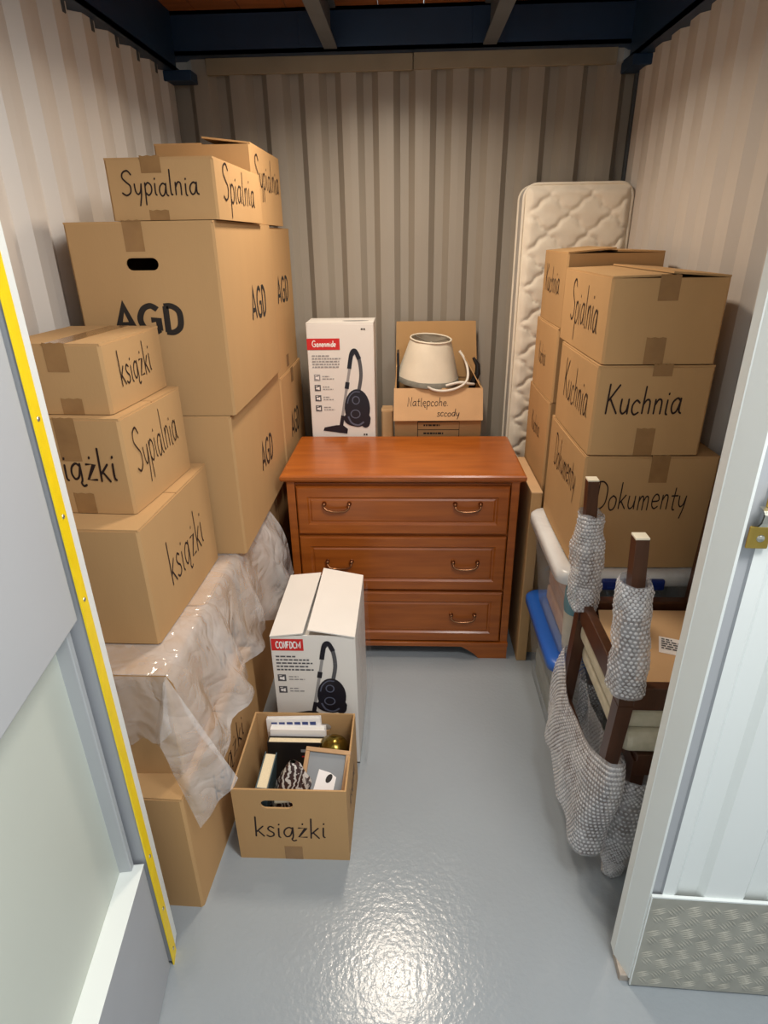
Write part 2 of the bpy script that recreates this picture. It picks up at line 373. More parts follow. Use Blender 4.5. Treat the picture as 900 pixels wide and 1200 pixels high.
def panel_with_hole(x0, x1, z0, z1, hx, hz, hw, hh, y0, y1):
    """upright panel (thickness y0..y1) with a stadium-shaped hand hole -> bmesh"""
    bm = bmesh.new(); r = hh / 2; n = 8
    outer = [(x0, z0), (x1, z0), (x1, z1), (x0, z1)]
    hole = [(hx + hw / 2 - r + r * math.cos(-PI / 2 + PI * i / n), hz + r * math.sin(-PI / 2 + PI * i / n)) for i in range(n + 1)] + \
           [(hx - hw / 2 + r + r * math.cos(PI / 2 + PI * i / n), hz + r * math.sin(PI / 2 + PI * i / n)) for i in range(n + 1)]
    rings = []
    for y in (y0, y1):
        for loop in (outer, hole):
            vs = [bm.verts.new((a, y, b)) for a, b in loop]
            es = [bm.edges.new((vs[i], vs[(i + 1) % len(vs)])) for i in range(len(vs))]
            rings.append((vs, es))
    for k in (0, 2): bmesh.ops.triangle_fill(bm, edges=rings[k][1] + rings[k + 1][1], use_beauty=True)
    for a, b in ((0, 2), (1, 3)):
        va, vb = rings[a][0], rings[b][0]
        for i in range(len(va)): bm.faces.new((va[i], va[(i + 1) % len(va)], vb[(i + 1) % len(va)], vb[i]))
    bmesh.ops.recalc_face_normals(bm, faces=list(bm.faces))
    return bm

TH = 0.005
def carton(label, x0, x1, y0, y1, z0, z1, rz=0.0, hole=None, tapes=('top',), words=(), pivot='fr', seam='x', top_gap=0.0, flapopen=None, tape_u=0.5, cat='box', name='cardboard_box', group=None, mt=None, mid=None):
    """closed carton. words: (face, text, u, v, height, extra). seam 'y': lid seam runs front to back"""
    W, D, Hh = x1 - x0, y1 - y0, z1 - z0
    pv = {'fr': (x1, y0), 'fl': (x0, y0), 'c': ((x0 + x1) / 2, (y0 + y1) / 2)}[pivot]
    c0 = Vector(((x0 + x1) / 2 - pv[0], (y0 + y1) / 2 - pv[1], 0)); c0 = Matrix.Rotation(rz, 3, 'Z') @ c0
    t = thing(name, label, cat, (pv[0] + c0.x, pv[1] + c0.y, z0), rz, group)
    m = mt or CARD; hx, hy = W / 2, D / 2; b = MB(); zt = Hh - TH; r = 0.006
    bow = [random.uniform(.001, .003) for _ in range(4)]
    # four walls with rounded upright edges, slightly bowed, plus base
    prof = []
    def side(a, bb, nrm, bo, n=6):
        for i in range(n):
            f = i / (n - 1); k = bo * 4 * f * (1 - f) ; prof.append((a[0] + (bb[0] - a[0]) * f + nrm[0] * k, a[1] + (bb[1] - a[1]) * f + nrm[1] * k))
    if not hole: side((-hx + r, -hy), (hx - r, -hy), (0, -1), bow[0])
    else: prof += [(-hx + r, -hy), (hx - r, -hy)]
    side((hx, -hy + r), (hx, hy - r), (1, 0), bow[1]); side((hx - r, hy), (-hx + r, hy), (0, 1), bow[2]); side((-hx, hy - r), (-hx, -hy + r), (-1, 0), bow[3])
    n = len(prof); vs = [(x, y, z) for z in (0, zt) for x, y in prof]
    fs = [(i, (i + 1) % n, n + (i + 1) % n, n + i) for i in range(n) if not (hole and i == 0)]
    fs.append(tuple(range(n))[::-1])
    if not hole: fs.append(tuple(range(n, 2 * n)))
    b.add(vs, fs)
    if hole: b.bm(panel_with_hole(-hx + r, hx - r, 0, zt, hole[0] * W - hx, hole[1] * Hh, hole[2], hole[3], -hy, -hy + TH))
    b.build('body', m, t)
    # lid flaps
    fl = []
    if seam == 'x': fl = [(-hx, hx, -hy, -.001), (-hx, hx, .001, hy)]
    else: fl = [(-hx, -.001, -hy, hy), (.001, hx, -hy, hy)]
    for i, (a, bq, c, d) in enumerate(fl):
        f = MB(); lift = (flapopen or (0, 0))[i]
        e = .0012
        q = [(a + e, c + e), (bq - e, c + e), (bq - e, d - e), (a + e, d - e)]
        def zz(x, y):
            if seam == 'x': k = 1 - abs(y) / hy
            else: k = 1 - abs(x) / hx
            return zt + lift * k
        f.hexa([(x, y, zz(x, y)) for x, y in q], [(x, y, zz(x, y) + TH) for x, y in q]); f.build('flap', m, t)
    fc = {'F': Face((-hx, -hy - bow[0] * (0 if hole else 1), 0), (1, 0, 0), (0, 0, 1)), 'R': Face((hx + bow[1], -hy, 0), (0, 1, 0), (0, 0, 1)),
          'L': Face((-hx - bow[3], hy, 0), (0, -1, 0), (0, 0, 1)), 'T': Face((-hx, -hy, Hh), (1, 0, 0), (0, 1, 0))}
    tw = 0.05
    for tp in tapes:
        k = MB()
        if tp == 'top':   # seam tape over the lid, folded down both ends
            if seam == 'x': fc['T'].slab(k, -.0006, W + .0006, hy - tw / 2, hy + tw / 2)
            else: fc['T'].slab(k, W * tape_u - tw / 2, W * tape_u + tw / 2, -.0006, D + .0006)
        else:
            f, v0, v1 = tp[0], tp[1], tp[2]; wdt = {'F': W, 'R': D, 'L': D}[f]; cu = wdt * (tp[3] if len(tp) > 3 else 0.5)
            jag = 5; pts = [(cu - tw / 2, v0), (cu + tw / 2, v0)]
            hi = [(cu + tw / 2 - tw * i / jag, v1 + (.002 if i % 2 else 0)) for i in range(jag + 1)]
            k.poly([fc[f].p(a, c_, .0006) for a, c_ in pts + hi])
        k.build('tape', TAPE, t)
    for wd in words:
        f, txt, u, v, h = wd[:5]; ex = wd[5] if len(wd) > 5 else {}
        fc[f].word(txt, u, v, h, t, **ex)
    return t, fc

# ================================================================== THE SETTING
XL, XR, YB, YF, ZT = -0.97, 0.89, 2.90, 0.90, 2.20
fl = MB(); fl.box(-3.0, 3.0, -2.6, 3.0, -0.1, 0.0); o = fl.build('floor', FLOOR); o['kind'] = 'structure'; o['label'] = 'glossy grey painted concrete floor'

def corrugated(name, length, h, m, period=.15, crest=.062, slope=.036, depth=.024, sheets=2, seams=None):
    """profile along +x, ribs standing towards -y; one child per sheet"""
    root = struct(name); per = period; valley = per - crest - 2 * slope
    n = int(length / per); cuts = [round(n * i / sheets) for i in range(sheets + 1)]; off = (length - n * per) / 2
    for i in range(sheets):
        pts = []
        if i == 0: pts.append((0, 0))
        for k in range(cuts[i], cuts[i + 1]):
            x = off + k * per
            pts += [(x, 0), (x + valley, 0), (x + valley + slope, -depth), (x + valley + slope + crest * .5, -depth - .001), (x + valley + slope + crest, -depth)]
        x = off + cuts[i + 1] * per
        pts.append((x, 0))
        if i == sheets - 1: pts.append((length, 0))
        else: pts.append((x + valley * .8, -.0015))
        dy = -.0015 * (i % 2)
        b = MB(); rows = [[(x, y + dy, 0), (x, y + dy, h)] for x, y in pts]
        rows_b = [[(x, y + dy + .0012, 0), (x, y + dy + .0012, h)] for x, y in pts]
        b.grid(rows, False); b.grid(rows_b, False)
        b.build('corrugated_sheet', m, root)
    back = MB(); back.box(-.02, length + .02, .006, .05, 0, h); back.build('backing', DARKPOST, root)
    return root
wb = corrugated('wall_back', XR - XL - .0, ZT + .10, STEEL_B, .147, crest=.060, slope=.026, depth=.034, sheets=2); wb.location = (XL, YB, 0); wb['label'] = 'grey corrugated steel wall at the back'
wl = corrugated('wall_left', YB - YF, ZT, STEEL_W, .165, crest=.075, slope=.026, depth=.030, sheets=2); wl.location = (XL, YF, 0); wl.rotation_euler = (0, 0, PI / 2); wl['label'] = 'pale corrugated steel wall beside the large cartons'
wr = corrugated('wall_right', YB - YF, ZT, STEEL_W, .147, crest=.07, slope=.028, depth=.024, sheets=3); wr.location = (XR, YB, 0); wr.rotation_euler = (0, 0, -PI / 2); wr['label'] = 'pale corrugated steel wall beside the mattress'

# upper trim, posts and beams
b = MB(); b.rbox(-0.80, 0.01, 2.852, 2.872, 2.195, 2.25, .002); o = b.build('trim_1', TRIMB); o['kind'] = 'structure'
b = MB(); b.rbox(0.013, 0.79, 2.852, 2.872, 2.197, 2.252, .002); o = b.build('trim_2', TRIMB); o['kind'] = 'structure'
ce = struct('ceiling', 'dark wooden ceiling over blue steel beams')
for i in range(11):
    b = MB(); x = -.97 + i * .17; b.rbox(x + .001, x + .168, .9, 2.95, 2.385, 2.405, .002); b.build('plank', PLANK, ce)
b = MB(); b.box(-1.02, .94, 2.80, 2.812, 2.25, 2.385); b.box(-1.02, .94, 2.80, 2.90, 2.25, 2.262); b.box(-1.02, .94, 2.80, 2.86, 2.373, 2.385)
b.build('header_beam', BLUE, ce)
for x in (-.42, .23):
    b = MB(); b.rbox(x, x + .12, 2.794, 2.80, 2.262, 2.373, .001); b.build('splice_plate', BLUE, ce)
for (xa, xb) in ((XL - .02, XL + .07), (XR - .07, XR + .02)):
    b = MB(); b.box(xa, xb, .90, 2.90, 2.20, 2.212); xi = xb if xa < 0 else xa
    b.box(min(xi, xi - .01 if xa < 0 else xi + .01), max(xi, xi - .01 if xa < 0 else xi + .01), .90, 2.80, 2.20, 2.385)
    b.build('side_beam', BLUE, ce)
for x in (-.325, .272):
    b = MB(); b.box(x, x + .05, .92, 2.795, 2.255, 2.262); b.box(x + .022, x + .028, .92, 2.795, 2.262, 2.385); b.box(x, x + .05, .92, 2.795, 2.378, 2.385); b.build('joist', GREYBLUE, ce)
for k in range(12):
    y = 1.35 + k * .165; b = MB(); b.rbox(XL + .005, XL + .035, y, y + .018, 2.17, 2.20, .002); b.build('clip', DARKPOST, ce)
b = MB(); b.rbox(XL + .0, XL + .13, 2.78, 2.86, 2.165, 2.20, .003); b.build('corner_bracket', BLUE, ce)
b = MB(); b.rbox(XR - .08, XR - .0, 2.72, 2.86, 2.165, 2.20, .003); b.build('corner_bracket', BLUE, ce)
for k, (xa, xb) in enumerate(((XL + .002, XL + .03), (XR - .022, XR - .002))):
    b = MB(); b.rbox(xa, xb, 2.845, 2.874, 0, 2.18, .003); o = b.build('trim_%d' % (k + 3), DARKPOST); o['kind'] = 'structure'

# front wall left: jamb with yellow strip
jl = struct('wall_front_left', 'white door jamb with a yellow safety strip')
b = MB(); P0, P1 = Vector((-.568, .868, 0)), Vector((-.582, .931, 0))
b.hexa([(-.569, .869, .012), (-.583, .931, .012), (-1.02, .931, .012), (-1.02, .869, .012)][::-1], [(-.569, .869, 2.3), (-.583, .931, 2.3), (-1.02, .931, 2.3), (-1.02, .869, 2.3)][::-1])
b.build('jamb', KICKG, jl)
d = (P1 - P0); nn = Vector((d.y, -d.x, 0)).normalized()
yb = MB(); q0 = P0 - d * .02; q1 = P0 + d * .53
yb.hexa([q0 + nn * .003, q1 + nn * .003, q1 + nn * .0002, q0 + nn * .0002], [p + Vector((0, 0, 2.2)) for p in (q0 + nn * .003, q1 + nn * .003, q1 + nn * .0002, q0 + nn * .0002)])
yb.build('yellow_strip', YELLOW, jl)
wsb = MB(); q0 = P0 + d * .54; q1 = P0 + d * 1.0; z0 = .015
wsb.hexa([q0 + nn * .002, q1 + nn * .002, q1 + nn * .0002, q0 + nn * .0002], [p + Vector((0, 0, 2.2)) for p in (q0 + nn * .002, q1 + nn * .002, q1 + nn * .0002, q0 + nn * .0002)])
o = wsb.build('white_strip', WHITEP, jl); o.location.z = z0
for z in (1.355, 1.19, 1.03, .365, .185, .035, 1.6, 1.85):
    s = MB(); c = P0 + d * .26 + nn * .003
    Mr = Matrix.Translation((c.x, c.y, z)) @ nn.to_track_quat('Z', 'Y').to_matrix().to_4x4()
    s.lathe([(0, .0022), (.003, .002), (.0042, .0005), (.0044, 0)], 12, M=Mr); s.build('screw', SCREW, jl)

# open door leaf beside the camera on the left
dl = struct('door_1', 'open grey panelled door leaf', (-.572, .862, 0), math.radians(7.5))
b = MB(); b.box(-.12, -.046, -.95, .0, .01, 2.15); b.build('lower_panel', GREENP, dl)
b = MB(); b.rbox(-.046, .0, -.95, -.004, 1.005, 2.15, .003); b.build('upper_panel', GREYP, dl)
b = MB(); b.rbox(-.0459, .0, -.95, .0, .004, .37, .003); b.build('kick_plate', KICKG, dl)
b = MB(); b.rbox(-.0459, .0008, -.95, .0, .3701, .3715, .0004); b.build('kick_ledge', WHITEP, dl)
b = MB(); b.rbox(-.06, -.020, -.016, .0, .3715, 1.005, .002); b.build('door_edge', GREYP, dl)

# front wall right: jamb, white ribbed panel, tread kick plate, latch
fr = struct('wall_front_right', 'white ribbed steel front panel with tread plate kick board', (.515, .861, 0), math.radians(-2.2))
def fprof(b, pts, z0, z1): b.grid([[(x, y, z0), (x, y, z1)] for x, y in pts], False)
b = MB(); fprof(b, [(-.021, .075), (-.021, .049), (-.0195, .047), (.0, .0), (.004, -.001)], .022, 2.25)
b.build('jamb', WHITEP, fr)
b = MB(); fprof(b, [(.004, -.001), (.006, .006), (.024, .006), (.026, .0)], .004, 2.25); b.build('jamb_groove', GREYP, fr)
b = MB(); fprof(b, [(.026, 0), (.05, 0), (.062, .012), (.100, .012), (.112, 0), (.19, 0), (.202, .012), (.240, .012), (.252, 0), (.33, 0), (.342, .012), (.38, .012), (.392, 0), (.47, 0), (.48, .012), (1.2, .012)], .0, 2.25)
b.build('ribbed_panel', WHITEP, fr)
b = MB(); b.box(-.019, 1.2, .05, .078, .022, 2.25); b.build('backing', WHITEP, fr)
b = MB(); b.rbox(-.018, .012, .004, .06, .0, .022, .002); b.build('worn_base', WORN, fr)
kp = MB(); kp.box(.004, 1.2, -.006, -.0025, .006, .318); kpo = kp.build('kick_plate', TREAD, fr)
b = MB(); b.box(.003, 1.2, -.0066, .0, .318, .322); b.build('kick_edge', WHITEP, fr)
b = MB(); b.box(.0025, .0045, -.0066, .0, .006, .318); b.build('kick_edge', WHITEP, fr)
tr = MB(); cs = .038
for i in range(20):
    for j in range(11):
        u, v = .022 + i * cs, .020 + j * cs * .98
        if v > .31: continue
        ang = math.radians(24 if (i + j) % 2 else -48); ca, sa = math.cos(ang), math.sin(ang)
        for k in range(5):
            off = (k - 2) * .0068; L2 = .0165
            pts = []
            for a_, b_ in ((-L2, 0), (0, -.0026), (L2, 0), (0, .0026)):
                pts.append((u + a_ * ca - (b_ + off) * sa, v + a_ * sa + (b_ + off) * ca))
            if min(p[0] for p in pts) < .006 or max(p[1] for p in pts) > .316 or min(p[1] for p in pts) < .008: continue
            base = [(p[0], -.006, p[1]) for p in pts]; cen = (u - off * sa, -.0082, v + off * ca)
            tr.add(base + [cen], [(0, 1, 4), (1, 2, 4), (2, 3, 4), (3, 0, 4)])
tr.build('tread_pattern', TREAD, kpo, kind='stuff')
for u, v in ((.016, .30), (.012, .028), (.30, .30), (.30, .028)):
    s = MB(); s.lathe([(0, -.004), (.003, -.0038), (.0046, -.0015), (.005, 0)], 12, M=Matrix.Translation((u, -.006, v)) @ Matrix.Rotation(-PI / 2, 4, 'X') @ Matrix.Scale(-1, 4, (0, 0, 1))); s.build('screw', SCREW, fr)
# front lintel above the doorway
b = MB(); b.box(-1.02, 1.2, .86, .95, 2.25, 2.42); o = b.build('wall_front_top', WHITEP); o['kind'] = 'structure'
# latch bracket
lt = thing('door_latch', 'small brass hasp bracket screwed to the white front panel', 'latch', (.548, .856, 1.20), math.radians(-2.2))
b = MB(); b.rbox(-.027, .006, -.004, .0, -.046, -.008, .002); b.build('lower_tab', BRASS, lt)
b = MB(); b.rbox(-.012, .040, -.004, .0, .024, .052, .002); b.build('upper_tab', BRASS, lt)
b = MB(); pr = [(-.008, -.004), (-.004, -.014), (.004, -.020), (.018, -.020), (.022, -.012), (.024, -.002)]
b.grid([[(-.022 + .1 * (z + .008), y, z), (.036, y, z)] for z, y in pr], False); b.grid([[(-.022 + .1 * (z + .008), y + .003, z), (.036, y + .003, z)] for z, y in pr], False); b.build('strap', SCREW, lt)
for u, v in ((-.008, -.028), (.016, .038)):
    s = MB(); s.lathe([(0, .003), (.004, .0026), (.006, .001), (.0064, 0)], 14, M=Matrix.Translation((u, -.004, v)) @ Matrix.Rotation(PI / 2, 4, 'X')); s.build('screw', SCREW, lt)

# lamps (real fixtures)
t = thing('ceiling_lamp', 'slim white lamp fixed between the joists of the storage unit', 'lamp', (LAMP_IN[0], LAMP_IN[1], LAMP_IN[2]))
b = MB(); b.rbox(-.10, .10, -.20, .20, -.022, .02, .004); b.build('housing', LAMPM, t)
b = MB(); b.rbox(-.09, .09, -.19, .19, -.028, -.022, .002); b.build('diffuser', LAMPE, t)
for y in (-.15, .15):
    b = MB(); b.tube([(0, y, .018), (0, y, .056)], .006); b.build('hanger', LAMPM, t)

t = thing('ceiling_lamp', 'long white lamp over the corridor in front of the door', 'lamp', LAMP_OUT, rot=Q_OUT.to_euler())
b = MB(); b.rbox(-.17, .17, -.37, .37, -.022, .05, .004); b.build('housing', LAMPM, t)
b = MB(); b.rbox(-.16, .16, -.36, .36, -.028, -.022, .002); b.build('diffuser', LAMPE, t)

# ================================================================== LEFT STACKS
SMALLW = dict(thick=.075)
carton('large brown carton on the floor beside the yellow strip, base of its stack', -.93, -.536, 1.007, 1.60, 0, .394, rz=math.radians(-2.5), seam='x', tapes=(),
       words=[('R', 'książki', .17, .19, .085, dict(thick=.06, width=.26))])
carton('brown carton under the front part of the plastic sheet', -.945, -.552, 1.085, 1.655, .394, .700, tapes=(), words=[('R', 'książki', .33, .05, .08, dict(width=.20))])
carton('brown carton on the floor behind the floor carton beside the yellow strip', -.93, -.54, 1.67, 2.24, 0, .394, tapes=())
carton('brown carton under the rear part of the plastic sheet', -.93, -.54, 1.67, 2.24, .394, .700, tapes=())
carton('brown carton on the floor in the corner left of the chest', -.93, -.54, 2.26, 2.83, 0, .394, tapes=())
carton('brown carton in the corner left of the chest, second from the floor', -.93, -.54, 2.26, 2.83, .394, .700, tapes=())

carton('brown carton lettered AGD on one side, standing on the plastic sheet', -.90, -.508, 1.663, 2.358, .704, 1.146, tapes=(), seam='y', flapopen=(.0, .0),
       words=[('R', 'AGD', .30, .165, .088, dict(m=PRINTK, thick=.15, name='printed_letters', bold=True, slant=0, wob=0, width=.175))])
carton('largest brown carton with hand hole and AGD lettered on two sides', -.878, -.492, 1.663, 2.335, 1.148, 1.648, tapes=('top', ('F', .43, .502, .46)), seam='y', tape_u=.46,
       hole=(.49, .80, .085, .030), words=[('F', 'AGD', .091, .230, .068, dict(m=PRINTK, thick=.21, name='printed_letters', bold=True, slant=0, wob=0, width=.184)),
       ('R', 'AGD', .30, .225, .088, dict(m=PRINTK, thick=.15, name='printed_letters', bold=True, slant=0, wob=0, width=.20))])
carton('brown AGD carton between the AGD carton with hand hole and the back wall', -.90, -.510, 2.362, 2.80, 1.105, 1.643, tapes=(('R', .012, .06, .45),), 
       words=[('R', 'AGD', .10, .270, .088, dict(m=PRINTK, thick=.15, name='printed_letters', bold=True, slant=0, wob=0, width=.22))])
carton('brown AGD carton behind the white vacuum box near the back wall', -.90, -.505, 2.364, 2.83, .704, 1.103, tapes=(('R', .34, .40, .5),),
       words=[('R', 'AGD', .14, .12, .095, dict(m=PRINTK, thick=.15, name='printed_letters', bold=True, slant=0, wob=0, width=.18))])
carton('flat brown carton marked Sypialnia lying on the carton with the hand hole', -.752, -.480, 1.680, 2.185, 1.650, 1.789, tapes=('top', ('F', .105, .141, .43), ('F', 0, .022, .45)), seam='y', tape_u=.43,
       words=[('F', 'Sypialnia', .036, .056, .052, dict(thick=.085, width=.195)), ('R', 'Spialnia', .06, .045, .082, dict(thick=.07, width=.34, slant=.1))])
carton('brown carton marked Sypialnia with a lifted lid flap, highest by the back wall', -.815, -.505, 2.205, 2.665, 1.650, 1.884, tapes=(), seam='y', flapopen=(.0, .018),
       words=[('R', 'Sypialnia', .03, .11, .092, dict(width=.38))])

carton('brown carton marked książki on its side, resting on the plastic sheet', -.94, -.604, 1.192, 1.635, .706, 1.014, rz=math.radians(-2), tapes=(),
       words=[('R', 'książki', .115, .095, .115, dict(thick=.06, width=.235, ang=math.radians(3)))])
carton('brown carton marked książki in front and Sypialnia on its side', -.94, -.640, 1.275, 1.60, 1.016, 1.246, rz=math.radians(-4), tapes=(('F', .13, .23, .57), ('F', 0, .05, .60)),
       words=[('F', 'książki', .085, .085, .075, dict(thick=.085, width=.19)), ('R', 'Sypialnia', .04, .088, .10, dict(thick=.06, width=.23, ang=math.radians(4)))])
carton('small brown carton marked książki topping the book stack', -.90, -.664, 1.305, 1.60, 1.248, 1.403, rz=math.radians(-3), tapes=('top', ('F', .095, .156, .56), ('F', 0, .035, .62)), seam='y', tape_u=.56,
       words=[('R', 'książki', .06, .050, .075, dict(thick=.075, width=.16, ang=math.radians(3)))])

# clear plastic sheet hanging over the cartons
def plastic_sheet():
    b = MB()
    x_in, xe, ye, zt = -.93, -.550, 1.080, .7025
    def edge_r(y): return xe + (y - ye) * .014
    # top and right-hand fall
    ny, rows = 56, []
    for i in range(ny):
        f = i / (ny - 1); y = ye + f * (2.03 - ye); row = []
        for k in range(7): row.append(Vector((x_in + (edge_r(y) - x_in) * k / 6, y, zt + (.0012 * ns((k, y * 8, 0)) if k < 6 else 0))))
        fall = .285 + .025 * math.sin(f * 7 + 2) + .02 * math.sin(f * 17 + 1)
        nk = 14
        for k in range(1, nk + 1):
            g = k / nk; d = g * fall
            flare = .010 + (.075 + .015 * math.sin(f * 9)) * g ** 1.2 + .030 * math.sin(f * 23 + g * 2) * g + .012 * math.sin(f * 51 - g * 4) * g + .018 * ns((y * 9, d * 6, 3)) * g
            if f > .72: flare += .05 * (f - .72) / .28 * math.sin(g * PI) 
            row.append(Vector((edge_r(y) + min(max(flare, .006), .118), y + .012 * ns((y * 7, d * 9, 8)) * g, zt - d)))
        rows.append(row)
    b.grid(rows)
    # front fall
    nx, rows = 26, []
    for i in range(nx):
        f = i / (nx - 1); x = x_in + f * (xe - x_in); row = []; fall = .170 + .018 * math.sin(f * 11) + .01 * math.sin(f * 29)
        for k in range(11):
            g = k / 10; d = g * fall
            off = .004 + .020 * g + .014 * math.sin(f * 19 + g * 3) * g
            row.append(Vector((x, ye - max(off, .003), zt - d)))
        rows.append(row)
    b.grid(rows)
    # loose corner ear hanging off the front corner
    C0 = Vector((xe, ye - .002, zt)); Lp = Vector((-.566, 1.020, .548)); T = Vector((-.502, 1.005, .302)); Rp = Vector((-.418, 1.075, .394)); 
    n, rows = 16, []
    for i in range(n + 1):
        u = i / n; row = []
        for j in range(n + 1):
            v = j / n
            p = C0 * (1 - u) * (1 - v) + Lp * u * (1 - v) + Rp * v * (1 - u) * 1.0 + T * u * v
            bulge = math.sin(u * PI) * math.sin(v * PI)
            p = p + Vector((.012, -.022, 0)) * bulge + Vector((1, -1, .3)) * .009 * ns((u * 3, v * 4, 5)) * min(1, 3 * (u + v))
            row.append(p)
        rows.append(row)
    b.grid(rows)
    # second fold behind the ear, joining it to the front fall
    rows = []
    A0, A1 = C0, Vector((-.500, 1.10, .44))
    for i in range(13):
        u = i / 12; row = []
        for j in range(9):
            v = j / 8
            p = C0.lerp(Lp, u).lerp(Vector((xe - .05 * u, ye - .012, zt - .17 * u)), v)
            row.append(p + Vector((0, -.006, 0)) * math.sin(v * PI) * u)
        rows.append(row)
    b.grid(rows)
    o = b.build('plastic_sheet', SHEET); tag(o, 'crumpled clear plastic sheet draped over the lower left cartons', 'plastic sheet')
    return o
plastic_sheet()

# ================================================================== CHEST OF DRAWERS
CX, CY = -.024, 2.055
ch = thing('chest_of_drawers', 'cherry wood chest with three drawers and brass bail handles', 'chest', (CX, CY, 0))
bx0, bx1 = -.430, .430; yd = .47
b = MB(); pf = [(0, .783), (.004, .786), (.004, .790), (-.006, .796), (-.010, .802), (-.010, .812), (-.006, .817), (0, .818)]
# moulded top: stacked outline
def ring(x0, x1, y0, y1, z): return [(x0, y0, z), (x1, y0, z), (x1, y1, z), (x0, y1, z)]
prev = None; outl = [(-.014, .784), (-.010, .790), (0, .793), (.004, .799), (.004, .810), (0, .816), (-.006, .818)]
vs = []; fs = []
for k, (e, z) in enumerate(outl): vs += ring(-.445 - e + .0, .445 + e, 0 - e, yd, z)
n = len(outl)
for k in range(n - 1):
    for q in range(4): fs.append((k * 4 + q, k * 4 + (q + 1) % 4, k * 4 + 4 + (q + 1) % 4, k * 4 + 4 + q))
fs += [(3, 2, 1, 0), tuple((n - 1) * 4 + q for q in range(4))]
b.add(vs, fs); b.build('top', WOOD, ch)
b = MB(); b.rbox(bx0, bx0 + .030, .018, yd - .01, .0, .784, .002); b.build('side_panel', WOOD, ch)
b = MB(); b.rbox(bx1 - .030, bx1, .018, yd - .01, .0, .784, .002); b.build('side_panel', WOOD, ch)
b = MB(); b.box(bx0 + .03, bx1 - .03, yd - .02, yd - .01, .05, .784); b.build('back_panel', WOOD, ch)
b = MB()
for z in (.768, .564, .318): b.box(bx0 + .03, bx1 - .03, .032, .05, z - .006, z + .006)
b.box(bx0 + .03, bx1 - .03, .060, .064, .06, .78); b.build('carcass', WOOD, ch)
# plinth with feet
b = MB(); b.rbox(bx0 - .002, bx1 + .002, .006, .035, .058, .078, .003); b.build('plinth_rail', WOOD, ch)
for sgn in (-1, 1):
    xa = bx0 if sgn < 0 else bx1
    pts = [(xa, 0), (xa - sgn * .115, 0), (xa - sgn * .135, .022), (xa - sgn * .16, .040), (xa - sgn * .19, .058), (xa, .058)]
    if sgn > 0: pts = pts[::-1]
    f = MB(); k = len(pts); f.add([(x, .010, z) for x, z in pts] + [(x, .034, z) for x, z in pts], [tuple(range(k)), tuple(range(2 * k - 1, k - 1, -1))] + [(i, i + k, (i + 1) % k + k, (i + 1) % k) for i in range(k)])
    f.build('foot', WOOD, ch)
for (z0, z1, hz) in ((.572, .766, .697), (.326, .560, .452), (.082, .314, .210)):
    d = MB(); x0, x1 = bx0 + .034, bx1 - .034; ins, fw = .040, .010
    lev = [(0, .034, 0), (0, .018, 0), (.005, .012, 0), (ins, .012, 0), (ins + .006, .018, 0), (ins + .010, .019, 0), (ins + .016, .0155, 0)]
    vs, fs = [], []
    for e, y, _ in lev: vs += [(x0 + e, y, z0 + e), (x1 - e, y, z0 + e), (x1 - e, y, z1 - e), (x0 + e, y, z1 - e)]
    for k in range(len(lev) - 1):
        for q in range(4): fs.append((k * 4 + q, k * 4 + (q + 1) % 4, k * 4 + 4 + (q + 1) % 4, k * 4 + 4 + q))
    k = (len(lev) - 1) * 4; fs.append((k, k + 1, k + 2, k + 3)); fs.append((3, 2, 1, 0))
    d.add(vs, fs); dro = d.build('drawer', WOOD, ch)
    for hx in (-.245, .243):
        h = MB(); x, z = hx, hz
        path = [(-.047, .0, .0), (-.047, -.010, -.001), (-.046, -.016, -.012), (-.036, -.018, -.020), (-.02, -.019, -.024), (0, -.019, -.025), (.02, -.019, -.024), (.036, -.018, -.020), (.046, -.016, -.012), (.047, -.010, -.001), (.047, .0, .0)]
        h.tube([(x + p[0], .016 + p[1], z + p[2]) for p in path], .0044, 8)
        for s_ in (-1, 1):
            h.lathe([(0, .017), (.005, .016), (.008, .011), (.005, .005), (.0085, .002), (.009, 0)], 14, M=Matrix.Translation((x + s_ * .047, .016, z + .001)) @ Matrix.Rotation(PI / 2, 4, 'X'))
        h.build('handle', BRONZE, dro)

# cartons behind the chest carry the boxes seen above it
carton('plain brown carton on the floor hidden behind the chest', -.47, .40, 2.545, 2.845, 0, .714, tapes=(), pivot='c')
carton('small pale carton standing between the upright vacuum box and the lampshade box', -.125, -.075, 2.70, 2.80, .716, .885, tapes=(), mt=CARDI, pivot='c')

